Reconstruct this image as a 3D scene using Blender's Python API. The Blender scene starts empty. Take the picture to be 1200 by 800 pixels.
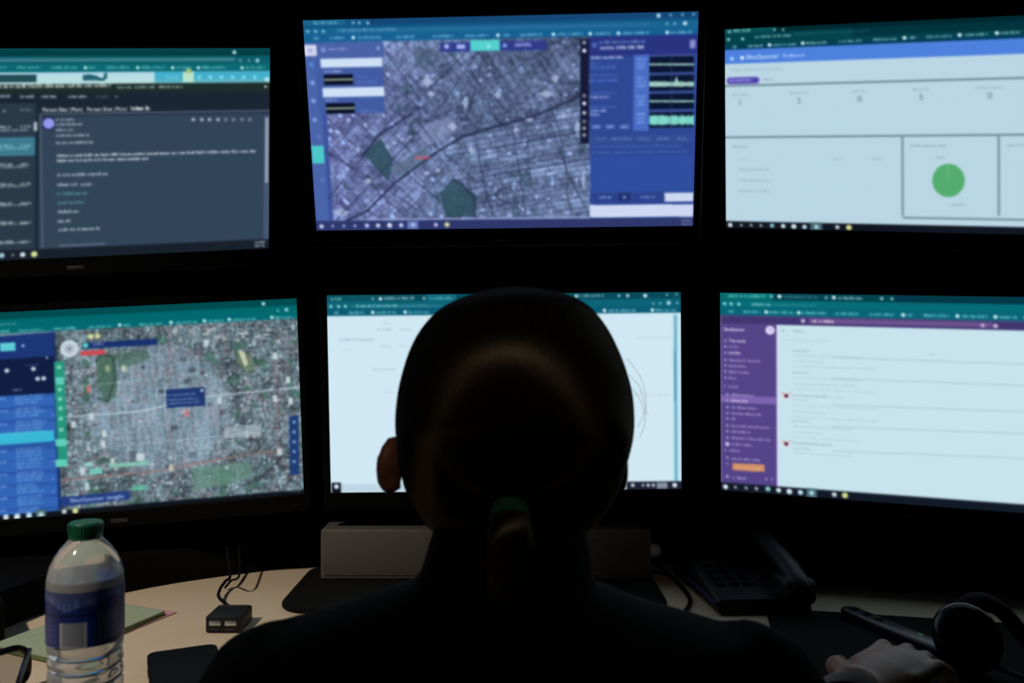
import bpy, bmesh, math, random
import numpy as np
from mathutils import Vector, Matrix, Quaternion

random.seed(7)
rng = np.random.default_rng(11)
scene = bpy.context.scene
COL = scene.collection
PI = math.pi
CZ = 1.11                 # eye height of the camera
F = 1000.0                # focal length in photo pixels (1200 wide)
DESK = CZ - .367          # desk top height


def at(x, y, Y):
    """the point of the place seen at photo pixel (x, y) at distance Y"""
    return Vector(((x - 600) / F * Y, Y, CZ + (400 - y) / F * Y))


def on_desk(x, y, h=0.0):
    Y = (CZ - DESK - h) * F / (y - 400)
    return Vector(((x - 600) / F * Y, Y, DESK + h))


def s2l(c):
    c = np.asarray(c, float) / 255.0
    return np.where(c <= .04045, c / 12.92, ((c + .055) / 1.055) ** 2.4)


# ------------------------------------------------------------------ materials
def mat(name, rgb, rough=.6, metal=0.0, var=.12, scale=40.0, bump=.05, spec=.5, coat=0.0, sss=0.0, sheen=0.0):
    m = bpy.data.materials.new(name)
    m.use_nodes = True
    nt = m.node_tree
    b = nt.nodes['Principled BSDF']
    l = s2l(rgb)
    tc = nt.nodes.new('ShaderNodeTexCoord')
    nz = nt.nodes.new('ShaderNodeTexNoise')
    nz.inputs['Scale'].default_value = scale
    nz.inputs['Detail'].default_value = 4
    nt.links.new(tc.outputs['Object'], nz.inputs['Vector'])
    rp = nt.nodes.new('ShaderNodeValToRGB')
    rp.color_ramp.elements[0].position = .3
    rp.color_ramp.elements[1].position = .7
    rp.color_ramp.elements[0].color = (*(l * (1 - var)), 1)
    rp.color_ramp.elements[1].color = (*np.minimum(l * (1 + var), 1), 1)
    nt.links.new(nz.outputs['Fac'], rp.inputs['Fac'])
    nt.links.new(rp.outputs['Color'], b.inputs['Base Color'])
    b.inputs['Roughness'].default_value = rough
    b.inputs['Metallic'].default_value = metal
    b.inputs['Specular IOR Level'].default_value = spec
    b.inputs['Coat Weight'].default_value = coat
    if sss:
        b.inputs['Subsurface Weight'].default_value = sss
        b.inputs['Subsurface Radius'].default_value = (1.0, .35, .2)
        b.inputs['Subsurface Scale'].default_value = .008
    if sheen:
        b.inputs['Sheen Weight'].default_value = sheen
    if bump:
        bp = nt.nodes.new('ShaderNodeBump')
        bp.inputs['Strength'].default_value = bump
        bp.inputs['Distance'].default_value = .002
        nt.links.new(nz.outputs['Fac'], bp.inputs['Height'])
        nt.links.new(bp.outputs['Normal'], b.inputs['Normal'])
    return m


def emit_attr(name, strength=1.0):
    m = bpy.data.materials.new(name)
    m.use_nodes = True
    nt = m.node_tree
    for n in list(nt.nodes):
        nt.nodes.remove(n)
    o = nt.nodes.new('ShaderNodeOutputMaterial')
    e = nt.nodes.new('ShaderNodeEmission')
    a = nt.nodes.new('ShaderNodeAttribute')
    a.attribute_name = 'display'
    e.inputs['Strength'].default_value = strength
    nt.links.new(a.outputs['Color'], e.inputs['Color'])
    nt.links.new(e.outputs[0], o.inputs[0])
    return m


def emit_flat(name, rgb, k):
    m = bpy.data.materials.new(name)
    m.use_nodes = True
    b = m.node_tree.nodes['Principled BSDF']
    b.inputs['Base Color'].default_value = (0, 0, 0, 1)
    b.inputs['Emission Color'].default_value = (*s2l(rgb), 1)
    b.inputs['Emission Strength'].default_value = k
    return m


M = dict(
    wall=mat('wall_paint_black', (36, 36, 38), .9, var=.1, scale=60),
    wall_pale=mat('wall_paint_grey', (120, 118, 114), .9, var=.05, scale=60),
    ceil=mat('ceiling_paint_dark', (74, 73, 72), .95, scale=50),
    floor=mat('carpet_charcoal', (40, 40, 43), .98, var=.35, scale=400, bump=.3),
    desk=mat('beige_laminate', (197, 178, 152), .55, var=.03, scale=120, bump=.01, spec=.3),
    desk_edge=mat('black_edge_band', (26, 25, 25), .6),
    ledge=mat('black_laminate', (9, 9, 9), .85, var=.1, spec=.06),
    plastic=mat('black_plastic', (24, 24, 25), .5, scale=300, spec=.25),
    bezel=mat('matte_black_bezel', (8, 8, 8), .6, scale=400, spec=.06),
    gloss=mat('glossy_black_plastic', (12, 12, 14), .22, var=.05, bump=0, spec=.22),
    rubber=mat('black_rubber', (13, 13, 13), .85, scale=200, spec=.1),
    pole=mat('dark_metal', (48, 48, 52), .45, metal=.8),
    badge=mat('grey_badge_metal', (44, 44, 47), .5, metal=.3),
    greybox=mat('grey_plastic', (88, 83, 78), .6, var=.06, scale=150, spec=.3),
    whitecap=mat('pale_plastic', (205, 205, 210), .35, var=.04),
    cap=mat('green_cap_plastic', (16, 88, 62), .4, var=.06, scale=200),
    notepad=mat('pale_green_paper', (150, 163, 134), .8, var=.05, scale=90, bump=.02),
    padglue=mat('green_pad_edge', (92, 104, 62), .8, var=.2, scale=200),
    pink=mat('pink_paper', (196, 142, 146), .8, var=.05),
    silver=mat('bright_steel', (190, 190, 192), .3, metal=.9),
    skin=mat('skin', (158, 104, 82), .5, var=.06, scale=60, bump=.04, sss=.12),
    lips=mat('lips', (150, 84, 80), .45),
    eyewhite=mat('eye_white', (215, 210, 205), .2),
    iris=mat('dark_iris', (40, 28, 22), .15),
    shirt=mat('black_green_cloth', (13, 16, 16), .95, var=.2, scale=500, bump=.15, spec=.06),
    sleeve=mat('dark_purple_knit', (52, 46, 62), .9, var=.2, scale=400, bump=.2, spec=.15),
    cuff=mat('pale_cuff_cloth', (150, 146, 144), .85, scale=400),
    trouser=mat('dark_denim', (28, 30, 40), .9, var=.25, scale=500, bump=.2),
    shoe=mat('black_shoe_leather', (22, 21, 21), .45),
    tie=mat('green_elastic', (22, 88, 66), .8, var=.2, scale=300, bump=.2),
    chair=mat('charcoal_chair_fabric', (32, 32, 35), .95, var=.25, scale=600, bump=.25),
    lens=mat('lens_plastic', (60, 62, 64), .08, var=.02, bump=0, coat=.5),
    lampwhite=mat('fixture_white', (200, 200, 196), .5),
    led=emit_flat('power_led', (190, 230, 255), .6),
    ledgreen=emit_flat('green_led', (60, 120, 80), .35),
    lamp=emit_flat('lamp_glow', (255, 214, 170), 2.0),
)
M['lens'].node_tree.nodes['Principled BSDF'].inputs['Alpha'].default_value = .25


def plastic_clear(name, diffuse, ior, rough):
    m = bpy.data.materials.new(name)
    m.use_nodes = True
    nt = m.node_tree
    b = nt.nodes['Principled BSDF']
    b.inputs['Base Color'].default_value = (.93, .95, .96, 1)
    b.inputs['Transmission Weight'].default_value = 1 - diffuse
    b.inputs['IOR'].default_value = ior
    b.inputs['Roughness'].default_value = rough
    tc = nt.nodes.new('ShaderNodeTexCoord')
    nz = nt.nodes.new('ShaderNodeTexNoise')
    nz.inputs['Scale'].default_value = 55
    bp = nt.nodes.new('ShaderNodeBump')
    bp.inputs['Strength'].default_value = .12
    bp.inputs['Distance'].default_value = .003
    nt.links.new(tc.outputs['Object'], nz.inputs['Vector'])
    nt.links.new(nz.outputs['Fac'], bp.inputs['Height'])
    nt.links.new(bp.outputs['Normal'], b.inputs['Normal'])
    return m


M['pet'] = plastic_clear('clear_bottle_plastic', .20, 1.2, .12)
M['water'] = plastic_clear('water', .05, 1.25, .05)


def hair_mat():
    m = bpy.data.materials.new('dark_brown_hair')
    m.use_nodes = True
    nt = m.node_tree
    b = nt.nodes['Principled BSDF']
    uv = nt.nodes.new('ShaderNodeUVMap')
    uv.uv_map = 'strand'
    mp = nt.nodes.new('ShaderNodeMapping')
    mp.inputs['Scale'].default_value = (6, 260, 1)
    nt.links.new(uv.outputs['UV'], mp.inputs['Vector'])
    nz = nt.nodes.new('ShaderNodeTexNoise')
    nz.inputs['Scale'].default_value = 1.0
    nz.inputs['Detail'].default_value = 5
    nt.links.new(mp.outputs['Vector'], nz.inputs['Vector'])
    rp = nt.nodes.new('ShaderNodeValToRGB')
    rp.color_ramp.elements[0].position = .32
    rp.color_ramp.elements[1].position = .7
    rp.color_ramp.elements[0].color = (.006, .0045, .0035, 1)
    rp.color_ramp.elements[1].color = (.020, .0135, .009, 1)
    nt.links.new(nz.outputs['Fac'], rp.inputs['Fac'])
    nt.nodes.remove(b)
    df = nt.nodes.new('ShaderNodeBsdfDiffuse')
    gl_ = nt.nodes.new('ShaderNodeBsdfAnisotropic')
    ad = nt.nodes.new('ShaderNodeAddShader')
    nt.links.new(rp.outputs['Color'], df.inputs['Color'])
    gl_.inputs['Color'].default_value = (.042, .034, .025, 1)
    gl_.inputs['Roughness'].default_value = .43
    gl_.inputs['Anisotropy'].default_value = .6
    gl_.inputs['Rotation'].default_value = 0.0
    nt.links.new(df.outputs[0], ad.inputs[0])
    nt.links.new(gl_.outputs[0], ad.inputs[1])
    nt.links.new(ad.outputs[0], nt.nodes['Material Output'].inputs['Surface'])
    tg = nt.nodes.new('ShaderNodeTangent')
    tg.direction_type = 'UV_MAP'
    tg.uv_map = 'strand'
    nt.links.new(tg.outputs['Tangent'], gl_.inputs['Tangent'])
    bp = nt.nodes.new('ShaderNodeBump')
    bp.inputs['Strength'].default_value = .35
    bp.inputs['Distance'].default_value = .0012
    nt.links.new(nz.outputs['Fac'], bp.inputs['Height'])
    nt.links.new(bp.outputs['Normal'], gl_.inputs['Normal'])
    nt.links.new(bp.outputs['Normal'], df.inputs['Normal'])
    return m


M['hair'] = hair_mat()


# ------------------------------------------------------------------ object helpers
def empty(name, loc, label=None, cat=None, group=None, rotz=0.0):
    o = bpy.data.objects.new(name, None)
    o.empty_display_size = .05
    o.location = loc
    o.rotation_euler = (0, 0, rotz)
    COL.objects.link(o)
    tag(o, label, cat, group)
    return o


def tag(o, label=None, cat=None, group=None, kind=None):
    for k, v in (('label', label), ('category', cat), ('group', group), ('kind', kind)):
        if v:
            o[k] = v
    return o


def mesh_obj(name, verts, faces, m, parent=None, smooth=True, angle=35):
    me = bpy.data.meshes.new(name)
    off = Vector((0, 0, 0))
    me.from_pydata([tuple(v) for v in verts], [], [tuple(f) for f in faces])
    me.validate()
    bm = bmesh.new()
    bm.from_mesh(me)
    bmesh.ops.recalc_face_normals(bm, faces=bm.faces)
    bm.to_mesh(me)
    bm.free()
    o = bpy.data.objects.new(name, me)
    COL.objects.link(o)
    if m:
        me.materials.append(m)
    if smooth:
        for p in me.polygons:
            p.use_smooth = True
        try:
            me.set_sharp_from_angle(angle=math.radians(angle))
        except Exception:
            pass
    if parent:
        o.parent = parent
    return o


def frames(pts):
    pts = [Vector(p) for p in pts]
    n = len(pts)
    tans = []
    for i in range(n):
        a, b = pts[max(i - 1, 0)], pts[min(i + 1, n - 1)]
        t = (b - a)
        tans.append(t.normalized() if t.length > 1e-9 else Vector((0, 0, 1)))
    ref = Vector((0, 0, 1)) if abs(tans[0].z) < .9 else Vector((1, 0, 0))
    u = tans[0].cross(ref).normalized()
    out = []
    for i in range(n):
        if i:
            q = tans[i - 1].rotation_difference(tans[i])
            u = (q @ u)
        u = (u - tans[i] * u.dot(tans[i])).normalized()
        out.append((pts[i], u, tans[i].cross(u).normalized()))
    return out


def catmull(pts, k=6, closed=False):
    pts = [Vector(p) for p in pts]
    out = []
    n = len(pts)
    rg = range(n) if closed else range(n - 1)
    for i in rg:
        if closed:
            p0, p1, p2, p3 = pts[(i - 1) % n], pts[i], pts[(i + 1) % n], pts[(i + 2) % n]
        else:
            p0, p1, p2, p3 = pts[max(i - 1, 0)], pts[i], pts[i + 1], pts[min(i + 2, n - 1)]
        for j in range(k):
            t = j / k
            out.append(.5 * ((2 * p1) + (p2 - p0) * t + (2 * p0 - 5 * p1 + 4 * p2 - p3) * t * t
                             + (3 * p1 - p0 - 3 * p2 + p3) * t ** 3))
    if not closed:
        out.append(pts[-1])
    return out


class MB:
    """collects shapes that become ONE mesh"""

    def __init__(self):
        self.v, self.f = [], []

    def add(self, vs, fs):
        o = len(self.v)
        self.v += [Vector(v) for v in vs]
        self.f += [[i + o for i in f] for f in fs]
        return self

    def loft(self, rings, cap=True, closed=False):
        n = len(rings[0])
        vs = [p for r in rings for p in r]
        fs = []
        R = len(rings)
        for i in range(R if closed else R - 1):
            a, b = i * n, ((i + 1) % R) * n
            for j in range(n):
                k = (j + 1) % n
                fs.append([a + j, a + k, b + k, b + j])
        if cap and not closed:
            fs.append(list(range(n))[::-1])
            fs.append([(R - 1) * n + j for j in range(n)])
        return self.add(vs, fs)

    def tube(self, pts, r, n=12, ends=True, closed=False, flat=1.0):
        fr = frames(pts)
        N = len(fr)
        rr = r if isinstance(r, (list, tuple)) else [r] * N
        rings = []

        def ring(c, u, w, a):
            return [c + u * (a * math.cos(2 * PI * j / n)) + w * (a * flat * math.sin(2 * PI * j / n)) for j in range(n)]
        for (c, u, w), a in zip(fr, rr):
            rings.append(ring(c, u, w, a))
        if ends and not closed:
            c, u, w = fr[0]
            t = (fr[0][0] - fr[1][0]).normalized()
            for s in (.5, .87):
                rings.insert(0, ring(c + t * rr[0] * s, u, w, rr[0] * math.sqrt(1 - s * s)))
            c, u, w = fr[-1]
            t = (fr[-1][0] - fr[-2][0]).normalized()
            for s in (.5, .87):
                rings.append(ring(c + t * rr[-1] * s, u, w, rr[-1] * math.sqrt(1 - s * s)))
        return self.loft(rings, closed=closed)

    def ell(self, c, r, rot=None, n=16, m=10):
        c = Vector(c)
        rings = []
        for i in range(1, m):
            th = PI * i / m
            ring = []
            for j in range(n):
                ph = 2 * PI * j / n
                p = Vector((r[0] * math.sin(th) * math.cos(ph), r[1] * math.sin(th) * math.sin(ph), r[2] * math.cos(th)))
                ring.append(c + (rot @ p if rot else p))
            rings.append(ring)
        return self.loft(rings)

    def box(self, c, s, bev=0.0, rot=None, seg=2):
        bm = bmesh.new()
        bmesh.ops.create_cube(bm, size=1)
        for v in bm.verts:
            v.co = Vector((v.co.x * s[0], v.co.y * s[1], v.co.z * s[2]))
        if bev:
            bmesh.ops.bevel(bm, geom=list(bm.edges), offset=bev, segments=seg, affect='EDGES', profile=.5)
        bm.verts.index_update()
        c = Vector(c)
        vs = [c + (rot @ v.co if rot else v.co) for v in bm.verts]
        fs = [[v.index for v in f.verts] for f in bm.faces]
        bm.free()
        return self.add(vs, fs)

    def lathe(self, prof, c, n=32):
        c = Vector(c)
        rings = [[c + Vector((r * math.cos(2 * PI * j / n), r * math.sin(2 * PI * j / n), z)) for j in range(n)] for r, z in prof]
        return self.loft(rings)

    def prism(self, poly, z0, z1, bev=0.0, xf=None):
        n = len(poly)
        cx = sum(p[0] for p in poly) / n
        cy = sum(p[1] for p in poly) / n

        def ring(z, ins):
            out = []
            for i, p in enumerate(poly):
                a, b = Vector(poly[i - 1][:2]), Vector(poly[(i + 1) % n][:2])
                d = (b - a)
                d = d.normalized() if d.length > 1e-9 else Vector((1, 0))
                nn = Vector((-d.y, d.x))
                q = Vector((p[0], p[1])) + nn * ins
                v = Vector((q.x, q.y, z))
                out.append(xf @ v if xf else v)
            return out
        area = sum(poly[i - 1][0] * poly[i][1] - poly[i][0] * poly[i - 1][1] for i in range(n))
        s = 1 if area > 0 else -1
        if bev:
            rings = [ring(z0, s * bev), ring(z0 + bev, 0), ring(z1 - bev, 0), ring(z1 - bev * .3, s * bev * .3), ring(z1, s * bev)]
        else:
            rings = [ring(z0, 0), ring(z1, 0)]
        return self.loft(rings)

    def build(self, name, m, parent=None, smooth=True, angle=35):
        vs = self.v
        if parent is not None:
            inv = parent_inv(parent)
            vs = [inv @ v for v in vs]
        return mesh_obj(name, vs, self.f, m, parent, smooth, angle)


def world_mat(o):
    m = Matrix.LocRotScale(o.location, o.rotation_euler, o.scale)
    return world_mat(o.parent) @ m if o.parent else m


def parent_inv(o):
    return world_mat(o).inverted()


def rrect(w, h, r, n=6, c=(0, 0)):
    out = []
    for (sx, sy, a0) in ((1, 1, 0), (-1, 1, 90), (-1, -1, 180), (1, -1, 270)):
        for i in range(n + 1):
            a = math.radians(a0 + 90 * i / n)
            out.append((c[0] + sx * (w / 2 - r) + r * math.cos(a), c[1] + sy * (h / 2 - r) + r * math.sin(a)))
    return out


# ------------------------------------------------------------------ what the screens show
GW, GH, SS = 440, 248, 2
_gl = {}


def glyph(ch):
    """coverage picture of one character of the built-in typeface, 30 rows for one em"""
    if ch in _gl:
        return _gl[ch]
    cu = bpy.data.curves.new('glyph', 'FONT')
    cu.body = ch
    cu.size = 1
    ob = bpy.data.objects.new('glyph', cu)
    COL.objects.link(ob)
    me = ob.to_mesh()
    n = 30
    me.calc_loop_triangles()
    co = np.array([v.co[:2] for v in me.vertices]) if len(me.vertices) else np.zeros((0, 2))
    adv = (co[:, 0].max() + .08) if len(co) else .3
    img = np.zeros((n, max(3, int(adv * n) + 1)))
    ys, xs = np.mgrid[0:img.shape[0], 0:img.shape[1]]
    px, py = (xs + .5) / n, .78 - (ys + .5) / n
    for t in me.loop_triangles:
        a, b, c = co[list(t.vertices)]
        d = (b[0] - a[0]) * (c[1] - a[1]) - (c[0] - a[0]) * (b[1] - a[1])
        if abs(d) < 1e-9:
            continue
        w1 = ((b[0] - a[0]) * (py - a[1]) - (px - a[0]) * (b[1] - a[1])) / d
        w2 = ((px - a[0]) * (c[1] - a[1]) - (c[0] - a[0]) * (py - a[1])) / d
        img[(w1 >= -.01) & (w2 >= -.01) & (w1 + w2 <= 1.01)] = 1
    ob.to_mesh_clear()
    bpy.data.objects.remove(ob)
    bpy.data.curves.remove(cu)
    _gl[ch] = (img, adv)
    return _gl[ch]


def homography(src, dst):
    A = []
    for (x, y), (u, v) in zip(src, dst):
        A.append([x, y, 1, 0, 0, 0, -u * x, -u * y, -u])
        A.append([0, 0, 0, x, y, 1, -v * x, -v * y, -v])
    return np.linalg.svd(np.array(A, float))[2][-1].reshape(3, 3)


class Screen:
    """paints the user interface a screen shows; positions are read off the photograph and turned into screen coordinates"""

    def __init__(self, px, bg):
        self.W, self.H = GW * SS, GH * SS
        self.h = homography(px, [(0, 0), (self.W, 0), (self.W, self.H), (0, self.H)])
        self.b = np.empty((self.H, self.W, 3))
        self.b[:] = bg
        c = [np.array(p, float) for p in px]
        self.k = self.H / (.5 * (np.linalg.norm(c[3] - c[0]) + np.linalg.norm(c[2] - c[1])))

    def P(self, x, y):
        q = self.h @ np.array([x, y, 1.0])
        return q[0] / q[2], q[1] / q[2]

    def _mix(self, sl, mask, col):
        self.b[sl] += (np.asarray(col, float) - self.b[sl]) * mask[..., None]

    def rect(self, x0, y0, x1, y1, col, a=1.0):
        """x0/x1 None = to the screen's side; y0/y1 None likewise"""
        xm = .5 * ((x0 if x0 is not None else 600) + (x1 if x1 is not None else 600)) if (x0 is not None and x1 is not None) else (x0 if x0 is not None else x1)
        ym = .5 * (y0 + y1) if (y0 is not None and y1 is not None) else (y0 if y0 is not None else y1)
        if xm is None:
            xm = self.xm
        if ym is None:
            ym = self.ym
        u0 = 0 if x0 is None else self.P(x0, ym)[0]
        u1 = self.W if x1 is None else self.P(x1, ym)[0]
        v0 = 0 if y0 is None else self.P(xm, y0)[1]
        v1 = self.H if y1 is None else self.P(xm, y1)[1]
        self.uv(u0, v0, u1, v1, col, a)

    xm, ym = 600, 200

    def uv(self, u0, v0, u1, v1, col, a=1.0):
        u = np.arange(self.W)
        v = np.arange(self.H)
        mu = np.clip(np.minimum(u + 1, u1) - np.maximum(u, u0), 0, 1)
        mv = np.clip(np.minimum(v + 1, v1) - np.maximum(v, v0), 0, 1)
        i = np.nonzero(mu)[0]
        j = np.nonzero(mv)[0]
        if len(i) and len(j):
            sl = (slice(j[0], j[-1] + 1), slice(i[0], i[-1] + 1))
            self._mix(sl, np.outer(mv[j[0]:j[-1] + 1], mu[i[0]:i[-1] + 1]) * a, col)

    def _bb(self, pts, pad):
        xs = [p[0] for p in pts]
        ys = [p[1] for p in pts]
        x0, x1 = max(0, int(min(xs) - pad)), min(self.W, int(max(xs) + pad) + 2)
        y0, y1 = max(0, int(min(ys) - pad)), min(self.H, int(max(ys) + pad) + 2)
        return x0, x1, y0, y1

    def uvline(self, pts, w, col, a=1.0):
        for p, q in zip(pts[:-1], pts[1:]):
            x0, x1, y0, y1 = self._bb((p, q), w + 1)
            if x1 <= x0 or y1 <= y0:
                continue
            ys, xs = np.mgrid[y0:y1, x0:x1]
            dx, dy = q[0] - p[0], q[1] - p[1]
            L = dx * dx + dy * dy + 1e-9
            t = np.clip(((xs - p[0]) * dx + (ys - p[1]) * dy) / L, 0, 1)
            d = np.hypot(xs - p[0] - t * dx, ys - p[1] - t * dy)
            self._mix((slice(y0, y1), slice(x0, x1)), np.clip(w / 2 + .5 - d, 0, 1) * a, col)

    def line(self, pts, w, col, a=1.0):
        self.uvline([self.P(*p) for p in pts], w * self.k, col, a)

    def poly(self, pts, col, a=1.0):
        p = [self.P(*q) for q in pts]
        x0, x1, y0, y1 = self._bb(p, 1)
        if x1 <= x0 or y1 <= y0:
            return
        ys, xs = np.mgrid[y0:y1, x0:x1]
        ins = np.zeros(xs.shape, bool)
        for (ax, ay), (bx, by) in zip(p, p[1:] + p[:1]):
            if ay == by:
                continue
            c = (ay > ys) != (by > ys)
            ins ^= c & (xs < (bx - ax) * (ys - ay) / (by - ay) + ax)
        self._mix((slice(y0, y1), slice(x0, x1)), ins * a, col)

    def circ(self, x, y, r, col, a=1.0):
        cx, cy = self.P(x, y)
        r *= self.k
        x0, x1, y0, y1 = self._bb([(cx - r, cy - r), (cx + r, cy + r)], 2)
        if x1 <= x0 or y1 <= y0:
            return
        ys, xs = np.mgrid[y0:y1, x0:x1]
        self._mix((slice(y0, y1), slice(x0, x1)), np.clip(r + .5 - np.hypot(xs - cx, ys - cy), 0, 1) * a, col)

    def scrib(self, x0, x1, y, h, col, a=.8):
        """an unreadable line of small print"""
        u, v = self.P(x0, y)
        ue, ve = self.P(x1, y)
        h *= self.k
        while u < ue - 1:
            nl = random.randint(2, 8)
            for _ in range(nl):
                w = h * random.uniform(.35, .6)
                if u + w > ue:
                    return
                tall = random.random() < .35
                self.uv(u, v - h * (.5 if tall else .28), u + w * .75, v + h * .42, col, a * random.uniform(.55, 1))
                u += w
            u += h * .35

    def text(self, x, y, s, h, col, a=1.0, bold=False, sx=1.0, x1=None):
        """readable words; (x, y) is the middle of the line's left end, h the height of a capital in photo pixels"""
        u, v = self.P(x, y)
        k = h * self.k / .7 / 30.0
        if x1 is not None:
            wd = sum(.3 if c == ' ' else glyph(c)[1] for c in s) * 30 * k
            sx = (self.P(x1, y)[0] - u) / wd
        for ch in s:
            if ch == ' ':
                u += .3 * 30 * k * sx
                continue
            img, adv = glyph(ch)
            hh, ww = img.shape
            x0, x1 = int(u), int(u + ww * k * sx) + 1
            top = v - 12.5 * k
            y0, y1 = int(top), int(top + hh * k) + 1
            if x0 < 0 or y0 < 0 or x1 > self.W or y1 > self.H:
                u += adv * 30 * k * sx
                continue
            acc = np.zeros((y1 - y0, x1 - x0))
            S = 3
            for a_ in range(S):
                for b_ in range(S):
                    gx = ((np.arange(x0, x1) + (a_ + .5) / S - u) / k / sx).astype(int)
                    gy = ((np.arange(y0, y1) + (b_ + .5) / S - top) / k).astype(int)
                    ok = ((gy >= 0) & (gy < hh))[:, None] & ((gx >= 0) & (gx < ww))[None, :]
                    acc += ok * img[np.clip(gy, 0, hh - 1)][:, np.clip(gx, 0, ww - 1)]
            acc = np.clip(acc / S / S * (1.5 if bold else 1.0), 0, 1)
            self._mix((slice(y0, y1), slice(x0, x1)), acc * a, col)
            u += adv * 30 * k * sx

    def region(self, x0, y0, x1, y1, fn, mask_px=None):
        """fn(u, v) -> colours for the screen pixels of a rectangle (given in photo pixels)"""
        u0, v0 = self.P(x0, y0)
        u1, v1 = self.P(x1, y1)
        a0, a1 = max(0, int(u0)), min(self.W, int(u1) + 1)
        b0, b1 = max(0, int(v0)), min(self.H, int(v1) + 1)
        ys, xs = np.mgrid[b0:b1, a0:a1]
        self.b[b0:b1, a0:a1] = fn(xs.astype(float), ys.astype(float))

    def final(self, blur=1.05):
        b = self.b.reshape(GH, SS, GW, SS, 3).mean(axis=(1, 3))
        if blur:
            r = 3
            k = np.exp(-.5 * (np.arange(-r, r + 1) / blur) ** 2)
            k /= k.sum()
            p = np.pad(b, ((r, r), (0, 0), (0, 0)), 'edge')
            b = sum(k[i] * p[i:i + GH] for i in range(2 * r + 1))
            p = np.pad(b, ((0, 0), (r, r), (0, 0)), 'edge')
            b = sum(k[i] * p[:, i:i + GW] for i in range(2 * r + 1))
        return np.clip(b, 0, 255)


def vnoise(x, y, seed):
    """smooth value noise"""
    r = np.random.default_rng(seed).random((64, 64))
    xi, yi = np.floor(x).astype(int), np.floor(y).astype(int)
    fx, fy = x - xi, y - yi
    fx, fy = fx * fx * (3 - 2 * fx), fy * fy * (3 - 2 * fy)
    g = lambda i, j: r[j % 64, i % 64]
    return (g(xi, yi) * (1 - fx) + g(xi + 1, yi) * fx) * (1 - fy) + (g(xi, yi + 1) * (1 - fx) + g(xi + 1, yi + 1) * fx) * fy


def cellrand(i, j, seed):
    h = np.sin(i * 127.1 + j * 311.7 + seed * 74.7) * 43758.5453
    return h - np.floor(h)


def street_grid(x, y, ang, bw, bh, lot, seed):
    """lots inside blocks: returns (brightness of the roof in the lot, street mask)"""
    c, s = math.cos(ang), math.sin(ang)
    p, q = (x * c + y * s), (-x * s + y * c)
    p = p + 2.0 * (vnoise(x / 70, y / 70, seed + 5) - .5) * 6
    bi, bj = np.floor(p / bw), np.floor(q / bh)
    fp, fq = p - bi * bw, q - bj * bh
    wob = 1 + .5 * (cellrand(bi, bj * 0, seed + 2) > .8)
    street = (fp < 1.7 * wob) | (fq < 1.5)
    li, lj = np.floor(p / lot), np.floor(q / (lot * 1.3))
    roof = cellrand(li, lj, seed)
    blk = cellrand(bi, bj, seed + 9)
    return roof, street, blk


def taskbar(S, y_at, x_start, col, icons, y2=None):
    pass


def icon_row(S, pts):
    for x, y, r, c in pts:
        S.circ(x, y, r, c)


W1 = (215, 232, 238)


def browser(S, xs, y_tab, y_addr, y_book, y_end, c_tab, c_bar, c_book, txt, tabs, slope, x_ref, bookmark_x):
    """tab strip, address row and bookmark row of the browser; y values hold at x_ref, slope = dy/dx along the rows"""
    f = lambda y, x: y + slope * (x - x_ref)
    S.xm = x_ref
    S.rect(None, None, None, y_tab, c_tab)
    S.rect(None, y_tab, None, y_addr, c_bar)
    S.rect(None, y_addr, None, y_end, c_book)
    for x0, x1 in bookmark_x:
        S.circ(x0 - 4, f(y_book, x0), 1.7, txt, .8)
        S.scrib(x0, x1, f(y_book, x0), 3.6, txt, .62)


# --- corners of the six displays as read off the photograph, with the plane each one stands in (camera-relative)
SCR = dict(
    TL=dict(px=[(-155, 57), (316.5, 56.5), (315, 291), (-157, 312.6)], p=(-.3625, 1.275, .2889), yaw=11.3, pitch=0, roll=-1.5),
    TC=dict(px=[(355, 24), (818.5, 13.3), (812, 264.5), (371, 270)], p=(-.0153, 1.2044, .3063), yaw=-2.1, pitch=11.9, roll=-.5),
    TR=dict(px=[(849.5, 34.5), (1337, 11.5), (1337, 278.1), (851, 267)], p=(.322, 1.286, .32), yaw=-18.4, pitch=0, roll=3),
    BL=dict(px=[(-102, 370.8), (347.5, 349.5), (356, 578), (-93, 617)], p=(-.3252, 1.3085, -.083), yaw=10.3, pitch=0, roll=-3.1),
    BC=dict(px=[(383, 346), (797.5, 342), (798.5, 572.5), (388, 577)], p=(-.0106, 1.2884, -.0768), yaw=.1, pitch=2.1, roll=-.6),
    BR=dict(px=[(844, 343), (1321, 349.7), (1321, 610.2), (845, 574)], p=(.3164, 1.294, -.0757), yaw=-15.9, pitch=0, roll=1.3),
)
WHITE = (222, 236, 244)


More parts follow.
